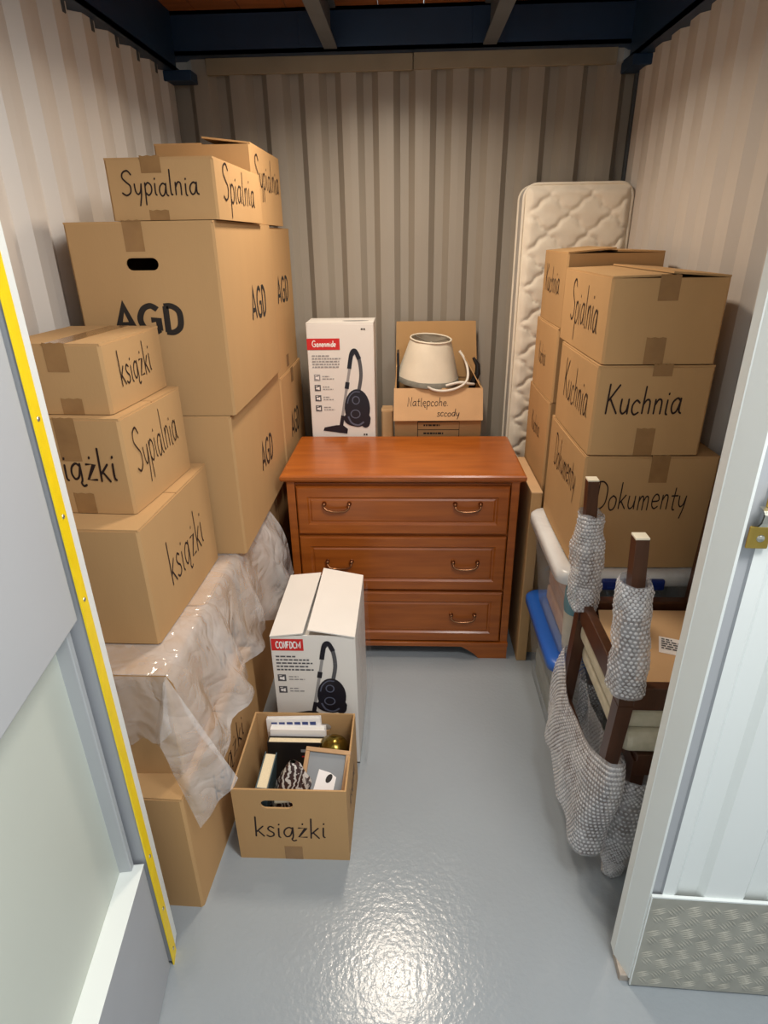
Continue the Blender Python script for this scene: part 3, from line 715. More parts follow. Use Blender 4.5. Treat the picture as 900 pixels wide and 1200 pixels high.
# ================================================================== VACUUM BOXES
def ellipse(cx, cy, rx, ry, n=28, a0=0, a1=2 * PI, rot=0):
    out = []
    for i in range(n if a1 - a0 >= 2 * PI - .01 else n + 1):
        a = a0 + (a1 - a0) * i / n; x, y = rx * math.cos(a), ry * math.sin(a)
        out.append((cx + x * math.cos(rot) - y * math.sin(rot), cy + x * math.sin(rot) + y * math.cos(rot)))
    return out
def rib(pts, wd, k=6):
    q = smooth_pts(pts, k); L_, R_ = ribbon2d(q, wd); return [[R_[i], R_[i + 1], L_[i + 1], L_[i]] for i in range(len(q) - 1)]
def vacuum_print(fc, parent, u, v, s, head=True):
    """flat printed picture of a cylinder vacuum cleaner; u,v = left foot; s = height"""
    def put(name, m, polys, lift):
        return fc.polys(MB(), [[(a * s, b * s) for a, b in p] for p in polys], u, v, 0, lift).build(name, m, parent)
    pic = put('vacuum_picture', NAVYP, [ellipse(.565, .30, .155, .235), ellipse(.66, .14, .06, .085), ellipse(.56, .17, .165, .10)], .0012)
    sub = [('hose_print', GPRINT2, rib([(.59, .52), (.62, .70), (.605, .88), (.56, .975), (.52, .94)], .042), .0010),
           ('hose_grip_print', NAVYP, rib([(.605, .89), (.56, .985), (.52, .965), (.495, .86), (.482, .78)], .05), .0014),
           ('tube_print', GPRINT, rib([(.49, .80), (.36, .10)], .032, 2), .0010),
           ('tube_joint_print', NAVYP, rib([(.457, .62), (.443, .54)], .05, 2), .0014),
           ('tube_joint_print', NAVYP, rib([(.385, .21), (.355, .06)], .045, 2), .0014),
           ('body_sheen_print', LNAVY, rib([(.445, .36), (.47, .44), (.53, .50), (.60, .50)], .012), .0018),
           ('body_sheen_print', LNAVY, rib([(.45, .20), (.49, .12), (.57, .09), (.64, .13)], .02), .0018),
           ('dial_print', LNAVY, rib(ellipse(.55, .40, .042, .046, 16) + [(.592, .40)], .012, 2), .0018),
           ('dial_print', LNAVY, rib(ellipse(.54, .23, .055, .05, 16) + [(.595, .23)], .012, 2), .0018)]
    if head: sub.append(('floor_head_print', NAVYP, [[(.135, .02), (.43, -.02), (.44, .04), (.38, .09), (.30, .09), (.15, .06)]], .0012))
    for nm, m, pl, lf in sub: put(nm, m, pl, lf).parent = pic
    return pic
def text_lines(fc, parent, u, v, wd, n, dv, h=.004, m=None):
    b = MB()
    for i in range(n):
        x = 0.0; L_ = wd * (1 if i else .62) * random.uniform(.85, 1)
        while x < L_:
            k = random.uniform(.006, .016); fc.polys(b, [[(x, 0), (min(x + k, L_), 0), (min(x + k, L_), h), (x, h)]], u, v - i * dv, 0, .0007); x += k + .003
    return b.build('small_print', m or GPRINT, parent)
def icons(fc, parent, u, v, s, n, dv, tl=.05):
    for i in range(n):
        b = MB(); fc.polys(b, [[(0, 0), (s, 0), (s, s), (0, s)]], u, v - i * dv, 0, .0007); ic = b.build('icon', GPRINT if (n == 4 and i == 0) else GPRINT2, parent)
        b = MB(); fc.polys(b, [ellipse(s * .38, s * .45, s * .18, s * .2, 10), [(s * .55, s * .2), (s * .8, s * .2), (s * .8, s * .75), (s * .55, s * .6)], [(s * .15, s * .75), (s * .5, s * .82), (s * .5, s * .9), (s * .15, s * .85)]], u, v - i * dv, 0, .0012); b.build('icon_mark', WPRINT, ic)
        text_lines(fc, parent, u + s * 1.35, v - i * dv + s * .6, tl, 2, s * .4, s * .16)

# upright box above the chest
W, D, Hb = .277, .16, .572
t = thing('vacuum_cleaner_box', 'upright white vacuum cleaner box with red logo, beside the lampshade box', 'box', (-.284, 2.63, .716))
b = MB(); b.rbox(-W / 2, W / 2, -D / 2, D / 2, 0, Hb, .003); b.build('body', WHITEBOX, t)
b = MB(); b.rbox(-W / 2, W / 2, -D / 2, -.002, Hb, Hb + .003, .001); b.build('flap', WHITEBOX, t)
b = MB(); b.rbox(-W / 2, W / 2, .002, D / 2, Hb, Hb + .003, .001); b.build('flap', WHITEBOX, t)
fF = Face((-W / 2, -D / 2 - .0005, 0), (1, 0, 0), (0, 0, 1)); fT = Face((-W / 2, -D / 2, Hb + .003), (1, 0, 0), (0, 1, 0))
b = MB(); fF.polys(b, [[(0, .467), (.136, .467), (.136, .513), (0, .513)]]); lg = b.build('logo_panel', REDP, t)
fF.word('Gànenmide'.replace('à', 'a'), .022, .480, .024, lg, m=WPRINT, thick=.16, name='logo_letters', bold=True, slant=0, wob=0, width=.098, lift=.0012)
text_lines(fF, t, .018, .440, .125, 5, .0115, .0055)
icons(fF, t, .022, .340, .026, 4, .044)
vacuum_print(fF, t, .002, .115, .352)
text_lines(fF, t, .225, .100, .03, 1, .01, .008, PRINTK)
text_lines(fF, t, .225, .546, .03, 1, .01, .006, PRINTK)
b = MB(); fT.polys(b, [ellipse(.20, .055, .055, .018, 20)] ); b.build('top_print', GPRINT, t)

# open-topped box on the floor by the chest
x0, x1, y0, y1, Hb = -.419, -.160, 1.500, 1.860, .512
W, D = x1 - x0, y1 - y0
t = thing('vacuum_cleaner_box', 'white vacuum cleaner box with lifted lid flaps, behind the open book carton', 'box', ((x0 + x1) / 2, (y0 + y1) / 2, 0))
b = MB()
for a in ((-W / 2, W / 2, -D / 2, -D / 2 + .004), (-W / 2, W / 2, D / 2 - .004, D / 2), (-W / 2, -W / 2 + .004, -D / 2 + .004, D / 2 - .004), (W / 2 - .004, W / 2, -D / 2 + .004, D / 2 - .004)): b.box(*a, 0, Hb)
b.box(-W / 2, W / 2, -D / 2, D / 2, 0, .004); b.box(-W / 2 + .004, W / 2 - .004, -D / 2 + .004, D / 2 - .004, Hb - .03, Hb - .026)
b.build('body', WHITEBOX, t)
def flapq(pts, name='flap', m=WHITEBOX):
    pts = [Vector(p) for p in pts]; n_ = (pts[1] - pts[0]).cross(pts[3] - pts[0]).normalized() * .0035
    b = MB(); b.hexa([p - n_ for p in pts], pts); return b.build(name, m, t)
flapq([(-W / 2, -D / 2 - .004, Hb), (-.028, -D / 2 - .004, Hb + .012), (-.020, D / 2, Hb + .012), (-W / 2, D / 2, Hb)])
flapq([(-.012, -D / 2 - .006, Hb + .026), (W / 2, -D / 2 - .006, Hb + .002), (W / 2, D / 2, Hb + .002), (-.010, D / 2, Hb + .030)])
fF = Face((-W / 2, -D / 2 - .0003, 0), (1, 0, 0), (0, 0, 1))
b = MB(); fF.polys(b, [[(.002, .457), (.100, .457), (.100, .500), (.002, .500)]]); lg = b.build('logo_panel', REDP, t)
fF.word('CONFDCM', .016, .467, .023, lg, m=WPRINT, thick=.2, name='logo_letters', bold=True, slant=0, wob=0, width=.076, lift=.0012)
text_lines(fF, t, .012, .432, .115, 5, .0125, .0055, GPRINT2)
icons(fF, t, .012, .340, .026, 2, .046)
vacuum_print(fF, t, .012, .196, .294)
b = MB()
rows = []
for i in range(20):
    f = i / 19; y = -D / 2 - .01 + f * (D + .02)
    rows.append([Vector((W / 2 + .004 + .006 * ns((y * 6, z * 5, 2)) + .006 + .014 * (1 - z / Hb), y, .004 + (Hb - .01) * k / 14)) for k in range(15) for z in ((Hb - .01) * k / 14,)])
b.grid(rows); b.build('clear_wrap', CLEARW, t)

# ================================================================== OPEN BOOK CARTON
x0, x1, y0, y1, Hb = -.473, -.163, 1.150, 1.440, .268
W, D = x1 - x0, y1 - y0; hx, hy = W / 2, D / 2; OX, OY = (x0 + x1) / 2, (y0 + y1) / 2
t = thing('open_cardboard_box', 'open brown carton marked książki, filled with books and a picture frame', 'box', (OX, OY, 0))
b = MB(); b.bm(panel_with_hole(-hx, hx, 0, Hb, -.035, Hb * .80, .088, .030, -hy, -hy + TH)); b.build('front_panel', CARD, t)
b = MB(); b.bm(panel_with_hole(-hx, hx, 0, Hb, .035, Hb * .80, .088, .030, hy - TH, hy)); b.build('back_panel', CARD, t)
b = MB(); b.box(-hx, -hx + TH, -hy + TH, hy - TH, 0, Hb); b.build('side_panel', CARD, t)
b = MB(); b.box(hx - TH, hx, -hy + TH, hy - TH, 0, Hb); b.build('side_panel', CARD, t)
b = MB(); b.box(-hx + TH, hx - TH, -hy + TH, hy - TH, 0, TH); b.build('base', CARD, t)
fF = Face((-hx, -hy, 0), (1, 0, 0), (0, 0, 1))
fF.word('książki', .050, .090, .072, t, thick=.075, width=.20)
fR = Face((hx, -hy, 0), (0, 1, 0), (0, 0, 1)); fR.word('książki', .07, .12, .07, t, thick=.075, width=.14)
b = MB(); fF.slab(b, .128, .178, 0, .052); b.build('tape', TAPE, t)
def book(label, M, w, h, th, cover, pages, marks=None):
    """spine along local x=0; cover faces -y; w across, h up, th thick"""
    r = thing('book', label, 'book'); r.matrix_world = M; r['label'] = label; r['category'] = 'book'; r['group'] = 'books in the open carton'
    c = MB(); c.box(0, w, 0, .003, 0, h); c.build('front_cover', cover, r)
    c = MB(); c.box(0, w, th - .003, th, 0, h); c.build('back_cover', cover, r)
    c = MB(); c.box(-.003, 0, 0, th, 0, h); c.build('spine', cover, r)
    c = MB(); c.box(.0, w - .004, .003, th - .003, .004, h - .004); c.build('pages', pages, r)
    if marks: marks(r)
    return r
T = Matrix.Translation
def RX_(a): return Matrix.Rotation(math.radians(a), 4, 'X')
def RY_(a): return Matrix.Rotation(math.radians(a), 4, 'Y')
def RZ_(a): return Matrix.Rotation(math.radians(a), 4, 'Z')
def mk(r):
    f = Face((0, -.0006, 0), (1, 0, 0), (0, 0, 1)); q = MB(); f.polys(q, [[(.098, .19), (.148, .19), (.148, .200), (.098, .200)]]); q.build('title_print', GPRINT, r)
    q = MB(); f.polys(q, [[(.10, .172), (.15, .172), (.15, .177), (.10, .177)]]); q.build('subtitle_print', REDP, r)
book('black book with grey title, standing at the front of the row of books', T((OX - .100, OY + .030, .012)) @ RX_(-7), .165, .222, .030, BOOKK, PAPER, mk)
book('white book standing between the black book and the blue-lettered one', T((OX - .098, OY + .066, .012)) @ RX_(-7), .165, .236, .026, WPRINT, PAPERW)
def mk2(r):
    f = Face((0, -.0006, 0), (1, 0, 0), (0, 0, 1))
    for k in range(6):
        q = MB(); f.polys(q, [[(.012 + k * .024, .222), (.030 + k * .024, .222), (.030 + k * .024, .240), (.012 + k * .024, .240)]]); q.build('cover_print', BOOKB, r)
book('white book with blue cover print at the back of the row', T((OX - .104, OY + .097, .010)) @ RY_(-2.5) @ RX_(-6), .165, .250, .016, WPRINT, PAPERW, mk2)
book('thick cream-paged book with teal cover leaning at the side of the carton', T((OX - .085, OY - .125, .010)) @ RZ_(90) @ RX_(6), .125, .243, .034, BOOKT, PAPER)
# filler books lying below
for k in range(2):
    r = book('tan book lying flat on the floor of the open carton' if k == 0 else 'brown book lying flat on the tan book in the open carton', T((OX - .045 + k * .01, OY - .125, .008 + k * .052)) @ RX_(90) @ T((0, 0, -.0)) @ RX_(-90), .17, .048, .125, BOOKTAN if k == 0 else FRAMEW, PAPER)
# crumpled patterned paper packet
def packet():
    m = bpy.data.materials.new('patterned_foil'); m.use_nodes = True; N = m.node_tree.nodes; L = m.node_tree.links; bs = N['Principled BSDF']
    v = N.new('ShaderNodeTexWave'); v.inputs['Scale'].default_value = 22; v.inputs['Distortion'].default_value = 9; v.inputs['Detail'].default_value = 2; v.inputs['Detail Scale'].default_value = 1.6
    tc = N.new('ShaderNodeTexCoord'); L.new(tc.outputs['Object'], v.inputs['Vector'])
    cr = N.new('ShaderNodeValToRGB'); cr.color_ramp.interpolation = 'CONSTANT'; cr.color_ramp.elements[0].color = srgb(62, 40, 38); cr.color_ramp.elements[1].color = srgb(206, 198, 190); cr.color_ramp.elements[1].position = .60
    L.new(v.outputs['Fac'], cr.inputs[0]); L.new(cr.outputs[0], bs.inputs['Base Color']); bs.inputs['Roughness'].default_value = .3
    b = MB(); P = []
    n = 30
    for q in range(n):
        a = 2 * PI * q / n; row = []
        for k in range(15):
            g = k / 14; z = g * .235; w_ = (.060 * (1 - g) ** .6 + .008); tx = .018 * g
            cr_ = 1 + .28 * ns((math.cos(a) * 2.2, math.sin(a) * 2.2, g * 4)) * (.4 + g)
            row.append(Vector((tx + w_ * 1.0 * cr_ * math.cos(a), .8 * w_ * cr_ * math.sin(a), z)))
        P.append(row)
    b.grid(P, False, True)
    o = b.build('crumpled_packet', m, loc=(OX - .012, OY - .030 - .055, .112)); o.location.z = .111; o.scale = (1.0, 1.0, .84)
    tag(o, 'crumpled brown and white patterned packet among the books', 'packet')
packet()
# framed picture
M = T((OX + .012, OY - .118, .172)) @ RZ_(-7) @ RX_(-52)
fr_ = thing('picture_frame', 'small wooden picture frame with grey mount in the open carton', 'picture frame'); fr_.matrix_world = M
fw, fh, k = .130, .160, .012
for a in ((0, fw, 0, k), (0, fw, fh - k, fh)):
    b = MB(); b.rbox(a[0], a[1], -.008, .008, a[2], a[3], .0015); b.build('frame_rail', FRAMEW, fr_)
for a in ((0, k), (fw - k, fw)):
    b = MB(); b.rbox(a[0], a[1], -.008, .008, k, fh - k, .0015); b.build('frame_stile', FRAMEW, fr_)
b = MB(); b.box(k - .002, fw - k + .002, .0, .004, k - .002, fh - k + .002); b.build('mount', GREYM, fr_)
ff = Face((0, -.0005, 0), (1, 0, 0), (0, 0, 1))
b = MB(); ff.polys(b, [[(.032, .018), (.092, .020), (.098, .088), (.080, .098), (.046, .104), (.040, .06)]]); b.build('white_print', WPRINT, fr_)
for e_ in (ellipse(.078, .083, .008, .013, 14, rot=-.5), ellipse(.024, .045, .008, .012, 14, rot=.4), ellipse(.106, .03, .005, .010, 12)):
    b = MB(); ff.polys(b, [e_], lift=.001); b.build('black_print', PRINTK, fr_)
# brass ornament
t2 = thing('brass_ornament', 'round brass ornament lying in the corner of the open carton', 'ornament', (OX + .096, OY + .060, .204), rot=(math.radians(20), math.radians(25), 0))
b = MB(); b.lathe([(0, -.047), (.02, -.043), (.036, -.030), (.045, -.010), (.045, .010), (.036, .030), (.022, .043), (.014, .047), (0, .048)], 28); b.build('globe', OLDBRASS, t2)
b = MB(); b.lathe([(.0455, -.003), (.0475, 0), (.0455, .003)], 28); b.build('band', BRASS, t2)
b = MB(); b.lathe([(.012, -.046), (.020, -.050), (.024, -.054), (.0, -.055)], 18); b.build('foot', OLDBRASS, t2)
cp = MB(); pts = [(OX + .122 + .010 * math.cos(k * 1.3), OY + .060 + .026 * math.sin(k * 1.1), .178 + .030 * math.sin(k * .9 + 1)) for k in range(40)]
o = cp.tube(pts, .0022, 6).build('twine', CABLE); tag(o, 'tangle of pale twine beside the brass ornament', 'twine')
b = MB(); b.tube([(OX - .045, OY - .118, .205), (OX + .03, OY - .122, .222)], .009, 10); o = b.build('candle', CREAMT); tag(o, 'cream candle showing through the hand hole of the open carton', 'candle'); o.location.z = -.006

# ================================================================== LAMPSHADE BOX above the chest
x0, x1, y0, y1, z0, Hb = -.062, .312, 2.565, 2.815, .716, .299
W, D = x1 - x0, y1 - y0; hx, hy = W / 2, D / 2; LX, LY = (x0 + x1) / 2, (y0 + y1) / 2
t = thing('open_cardboard_box', 'open brown carton with a handwritten front flap, holding a lampshade', 'box', (LX, LY, z0))
b = MB()
for a in ((-hx, hx, -hy, -hy + TH), (-hx, hx, hy - TH, hy), (-hx, -hx + TH, -hy + TH, hy - TH), (hx - TH, hx, -hy + TH, hy - TH)): b.box(*a, 0, Hb)
b.box(-hx, hx, -hy, hy, 0, TH); b.build('body', CARD, t)
def slabq(pts, name, th, m, parent):
    pts = [Vector(p) for p in pts]; n_ = (pts[1] - pts[0]).cross(pts[3] - pts[0]).normalized() * th
    b = MB(); b.hexa([p - n_ for p in pts], pts); return b.build(name, m, parent)
slabq([(-hx - .004, -hy - .040, Hb - .128), (hx + .002, -hy - .040, Hb - .126), (hx, -hy - .002, Hb + .004), (-hx - .002, -hy - .002, Hb + .004)], 'front_flap', .004, CARDI, t)
slabq([(hx, hy - .004, Hb), (-hx, hy - .004, Hb), (-hx + .004, hy + .016, Hb + .245), (hx - .016, hy + .016, Hb + .245)], 'back_flap', .004, CARD, t)
slabq([(hx - .004, -hy + .01, Hb), (hx - .004, hy - .01, Hb), (hx - .075, hy - .02, Hb + .125), (hx - .075, -hy + .05, Hb + .125)], 'side_flap', .004, CARD, t)
slabq([(-hx + .004, hy - .01, Hb), (-hx + .004, -hy + .01, Hb), (-hx + .006, -hy + .02, Hb + .09), (-hx + .006, hy - .02, Hb + .09)], 'side_flap', .004, CARD, t)
p0, p1, p3 = Vector((-hx - .004, -hy - .040, Hb - .128)), Vector((hx + .002, -hy - .040, Hb - .126)), Vector((-hx - .002, -hy - .002, Hb + .004))
fl_ = Face(p0, p1 - p0, p3 - p0)
fl_.word('Natlępcohe.', .058, .062, .036, t, thick=.085, width=.175, slant=.06)
fl_.word('sccody', .185, .018, .030, t, thick=.10, width=.095, slant=.1)
fb = Face((-hx, -hy, 0), (1, 0, 0), (0, 0, 1))
b = MB(); fb.polys(b, rib([(.10, .089), (.10, .156), (.28, .156), (.28, .089)], .003, 1) + rib([(.10, .120), (.28, .120)], .003, 1)); b.build('printed_frame', PRINTK, t)
text_lines(fb, t, .125, .136, .13, 1, .01, .008, PRINTK); text_lines(fb, t, .125, .100, .14, 1, .01, .008, PRINTK)
# lampshade, tilted
ls = thing('lampshade', 'cream cloth lampshade with dark lower rim in the open carton', 'lampshade', (LX - .045, LY - .005, 1.030), rot=(math.radians(5), math.radians(4), 0))
pr = []
for q in range(48):
    a = 2 * PI * q / 48; row = []
    for r_, z_ in ((.134, .022), (.121, .065), (.107, .110), (.094, .155), (.086, .178)):
        row.append(Vector((r_ * math.cos(a) * (1 + .012 * math.sin(6 * a)), r_ * math.sin(a) * (1 + .012 * math.sin(6 * a)), z_)))
    pr.append(row)
b = MB(); b.grid(pr, True, True); b.grid([[Vector((p.x * .985, p.y * .985, p.z)) for p in r_] for r_ in pr], True, True); b.build('cloth', SHADE, ls)
b = MB(); b.lathe([(.137, .0), (.135, .023), (.132, .023), (.132, .0), (.137, .0)], 48); b.build('lower_band', SHADED, ls)
b = MB(); b.tube([(.087 * math.cos(a * PI / 16), .087 * math.sin(a * PI / 16), .179) for a in range(32)], .004, 8, closed=True); b.build('upper_rim', SHADE, ls)
b = MB()
for q in range(3): a = q * 2 * PI / 3 + .4; b.tube([(.012 * math.cos(a), .012 * math.sin(a), .160), (.085 * math.cos(a), .085 * math.sin(a), .176)], .002, 6)
b.tube([(.013 * math.cos(a * PI / 8), .013 * math.sin(a * PI / 8), .160) for a in range(16)], .0025, 6, closed=True); b.build('wire_carrier', SCREW, ls)
def sm3(P, k=5):
    xy = smooth_pts([(p[0], p[1]) for p in P], k); xz = smooth_pts([(p[0], p[2]) for p in P], k); return [(a_[0], a_[1], b_[1]) for a_, b_ in zip(xy, xz)]
b = MB(); b.tube(sm3([(LX - .070, y0 + .012, 1.040), (LX - .05, y0 - .010, 1.030), (LX - .02, y0 - .016, 1.014), (LX + .03, y0 - .016, 1.010), (LX + .08, y0 - .012, 1.022), (LX + .115, y0 - .004, 1.046), (LX + .124, y0 + .03, 1.080), (LX + .112, y0 + .06, 1.125), (LX + .088, y0 + .075, 1.160)]), .0055, 8)
b.tube(sm3([(LX + .03, y0 - .006, 1.030), (LX + .09, y0 - .008, 1.044), (LX + .13, y0 + .0, 1.036), (LX + .150, y0 + .02, 1.030)]), .0055, 8); o = b.build('lamp_cable', CABLE); tag(o, 'white lamp cable looping over the handwritten carton flap', 'cable')
b = MB(); b.tube([(LX + .135, LY - .06, .96), (LX + .150, LY - .07, 1.03), (LX + .168, LY - .07, 1.07), (LX + .166, LY - .07, 1.105), (LX + .146, LY - .07, 1.135)], [.012, .014, .013, .011, .006], 10); o = b.build('black_handle', BLACKP); tag(o, 'curved black plastic handle standing beside the lampshade', 'handle')
b = MB(); b.rbox(LX - .178, LX - .168, LY - .06, LY + .03, .86, 1.155, .002); o = b.build('dark_frame', BLACKP); tag(o, 'narrow dark frame standing upright beside the lampshade', 'frame'); o.rotation_euler = (0, 0, 0)

# ================================================================== MATTRESS
def mattress():
    x0, x1, z0, z1, th = .452, .872, 0.0, 1.786, .135
    yf = 2.700
    t = thing('mattress', 'cream quilted mattress standing upright against the back wall', 'mattress', ((x0 + x1) / 2, yf + th / 2, 0))
    hw = (x1 - x0) / 2; Hm = z1 - z0; nx, nz = 64, 240; rc = .05
    def outline(f, g):
        """map square -> rounded rectangle"""
        x = -hw + 2 * hw * f; z = Hm * g
        return x, z
    P = []
    for i in range(nx + 1):
        f = i / nx; row = []
        for j in range(nz + 1):
            x, z = outline(f, j / nz)
            ex = min(x + hw, hw - x); ez = min(z, Hm - z)
            # round the corners
            if ex < rc and ez < rc:
                dx, dz = rc - ex, rc - ez; m_ = max(dx, dz); l = math.hypot(dx, dz)
                if l > 0: s_ = m_ / l; cxn, czn = dx * s_, dz * s_; ex2, ez2 = rc - cxn, rc - czn; x = (-hw + ex2) if x < 0 else (hw - ex2); z = ez2 if z < Hm / 2 else Hm - ez2
                ex = min(x + hw, hw - x); ez = min(z, Hm - z)
            a, bq = .160, .140
            wv = .012 * math.sin(2 * PI * (z / bq) * 2)
            u = (x + .03) / a; v = z / bq
            d1 = abs(((u + v + .035 * math.sin(4 * PI * (u - v))) % 1) - .5) * 2; d2 = abs(((u - v + .035 * math.sin(4 * PI * (u + v))) % 1) - .5) * 2
            q = min(1 - d1, 1 - d2)
            puff = .012 * (1 - math.exp(-q * 8)) + .003 * math.sin(v * 11 + u * 3) * min(1, q * 3) * .5
            e = min(ex, ez); rim = min(1, e / .03)
            y = -th / 2 - puff * rim + .014 * (1 - rim) ** 2
            row.append(Vector((x, y, z)))
        P.append(row)
    b = MB(); b.grid(P); b.build('quilted_face', MATT, t)
    # border and back
    N_ = []; r = rc
    for cx, cz, a0 in ((hw - r, Hm - r, 0), (-hw + r, Hm - r, 90), (-hw + r, r, 180), (hw - r, r, 270)):
        for k in range(7):
            a = math.radians(a0 + 15 * k); N_.append((cx + r * math.cos(a), cz + r * math.sin(a)))
    rows = [[Vector((x, -th / 2 + .012, z)), Vector((x * 1.006, -th / 4, z)), Vector((x * 1.008, 0, z)), Vector((x * 1.006, th / 4, z)), Vector((x, th / 2 - .004, z))] for x, z in N_]
    b = MB(); b.grid(rows, True, True); b.add([(x, th / 2 - .004, z) for x, z in N_], [tuple(range(len(N_)))[::-1]]); b.build('border', MATTS, t)
    for y in (-th / 2 + .011, th / 2 - .006):
        b = MB(); b.tube([(x * 1.004, y, z) for x, z in N_], .0065, 6, closed=True); b.build('piping', MATT, t)
mattress()

# ================================================================== RIGHT STACKS
carton('large brown carton marked Dokumenty on the clear tub', .487, .850, 1.600, 2.035, .700, 1.046, tapes=('top', ('F', .27, .349, .56),), seam='y', tape_u=.56, pivot='fl',
       words=[('F', 'Dokumenty', .040, .190, .080, dict(thick=.07, width=.255)), ('L', 'Dokumenty', .10, .21, .10, dict(thick=.065, width=.27))])
carton('brown carton with large Kuchnia lettering, between Dokumenty and the top carton', .490, .788, 1.602, 2.015, 1.050, 1.292, tapes=('top', ('F', .0, .075, .49), ('F', .215, .245, .55)), seam='y', tape_u=.55, pivot='fl',
       words=[('F', 'Kuchnia', .030, .116, .074, dict(thick=.085, width=.20)), ('L', 'Kuchnia', .09, .09, .11, dict(thick=.06, width=.27))])
carton('brown carton marked Spialnia on its side, topping the Kuchnia carton', .497, .783, 1.605, 2.090, 1.295, 1.508, tapes=('top', ('F', .155, .215, .49), ('F', .0, .066, .45)), seam='y', tape_u=.49, pivot='fl', flapopen=(.004, .010),
       words=[('L', 'Spialnia', .12, .07, .11, dict(thick=.06, width=.29))])
carton('brown carton marked Kuchnia against the mattress, topmost of its stack', .503, .808, 2.110, 2.46, 1.320, 1.553, tapes=(), seam='y', pivot='fl', flapopen=(.012, .004),
       words=[('L', 'Kuchnia', .06, .10, .085, dict(thick=.065, width=.22))])
carton('brown carton in the middle of the stack against the mattress', .496, .80, 2.110, 2.47, 1.068, 1.318, tapes=(), seam='y', pivot='fl',
       words=[('L', 'Kuchnia', .10, .10, .07, dict(thick=.07, width=.12))])
carton('brown carton beside the flat slab, third of the stack against the mattress', .492, .82, 2.110, 2.48, .703, 1.066, tapes=(), seam='y', pivot='fl',
       words=[('L', 'Kuchnia', .10, .20, .07, dict(thick=.07, width=.15))])
carton('brown carton on the floor behind the clear tubs', .495, .86, 2.110, 2.48, 0, .701, tapes=(), pivot='fl')
t = thing('flat_pack', 'flat brown cardboard pack standing on edge beside the chest', 'package', (.466, 2.247, 0))
b = MB(); b.rbox(-.020, .020, -.195, .195, 0, .750, .003); b.build('sleeve', CARD, t)
b = MB(); b.rbox(-.0205, .0205, -.196, .196, .747, .753, .0015); b.build('end_flap', CARDI, t)

# tubs
def tub(label, x0, x1, y0, y1, z0, h, rimm, latch, taper=.03, rimh=.032):
    W, D = x1 - x0, y1 - y0; t = thing('storage_tub', label, 'storage box', ((x0 + x1) / 2, (y0 + y1) / 2, z0))
    def loop(hw, hd, z, r=.045, n=6):
        out = []
        for cx, cy, a0 in ((hw - r, hd - r, 0), (-hw + r, hd - r, 90), (-hw + r, -hd + r, 180), (hw - r, -hd + r, 270)):
            for k in range(n + 1): a = math.radians(a0 + 90 * k / n); out.append(Vector((cx + r * math.cos(a), cy + r * math.sin(a), z)))
        return out
    e = taper; hw, hd = W / 2 - .012, D / 2 - .012
    lv = [(hw - e - .012, hd - e - .012, .001), (hw - e, hd - e, .012), (hw - e * .5, hd - e * .5, h * .5), (hw, hd, h - rimh)]
    L_ = [loop(*q) for q in lv]; n = len(L_[0])
    b = MB(); b.grid([[l[i] for l in L_] for i in range(n)], True, True); b.add(L_[0], [tuple(range(n))[::-1]]); b.build('tub_body', TUBM, t)
    rl = [(hw + .001, hd + .001, h - rimh - .006), (hw + .012, hd + .012, h - rimh), (hw + .012, hd + .012, h - .010), (hw + .004, hd + .004, h), (hw - .03, hd - .03, h - .001), (hw - .04, hd - .04, h - .006)]
    R_ = [loop(*q) for q in rl]
    b = MB(); b.grid([[l[i] for l in R_] for i in range(n)], True, True); b.add(R_[-1], [tuple(range(n))]); b.build('lid', rimm, t)
    if latch:
        b = MB(); b.rbox(-.09, .09, -hd - .024, -hd - .004, h - .048, h - .014, .005); b.build('latch', BLUED, t)
        b = MB(); b.rbox(-.075, .075, -hd - .0262, -hd - .023, h - .044, h - .036, .001); b.build('latch_lip', BLUED, t)
        b = MB(); b.rbox(-.004, .004, -hd - .004, -hd + .004, h - .20, h - .05, .002); b.build('mould_rib', RIMM, t)
    return t
tub('clear storage tub with blue lid on the floor', .450, .872, 1.575, 2.045, 0.0, .352, BLUEL, False, .030)
tub('clear storage tub with white lid and dark blue latch, standing on the blue lid', .440, .872, 1.560, 2.045, .352, .346, RIMM, True, .035, .040)
def cloth_stack(label, x0, x1, y0, y1, z0, z1, m, n=3):
    t = thing('folded_cloth', label, 'cloth', ((x0 + x1) / 2, (y0 + y1) / 2, z0)); h = (z1 - z0) / n
    for k in range(n):
        j = random.uniform(-.004, .004); b = MB(); b.rbox(-(x1 - x0) / 2 + j, (x1 - x0) / 2 - abs(j), -(y1 - y0) / 2, (y1 - y0) / 2 + j, k * h, (k + 1) * h - .001, min(.014, h * .45), 3); b.build('fold', m, t)
cloth_stack('pinkish folded towels inside the tub with the white lid', .515, .605, 1.70, 1.96, .368, .63, PINKT, 4)
cloth_stack('slate blue folded cloth inside the tub with the white lid', .62, .79, 1.64, 1.96, .368, .58, BLUET, 3)
cloth_stack('grey green folded cloth inside the tub with the blue lid', .505, .80, 1.64, 1.98, .004, .26, GREYT, 4)
t = thing('plastic_beaker', 'teal and cream plastic beaker in the tub with the white lid', 'beaker', (.535, 1.645, .366))
b = MB(); b.lathe([(0, .0), (.032, 0), (.036, .03), (.040, .13), (.041, .150), (0, .151)], 24, c=(0, 0, .0)); b.build('cream_base', CREAMT, t)
b = MB(); b.lathe([(.041, .150), (.044, .17), (.044, .225), (.040, .24), (0, .241)], 24); b.build('teal_cup', TEAL, t)

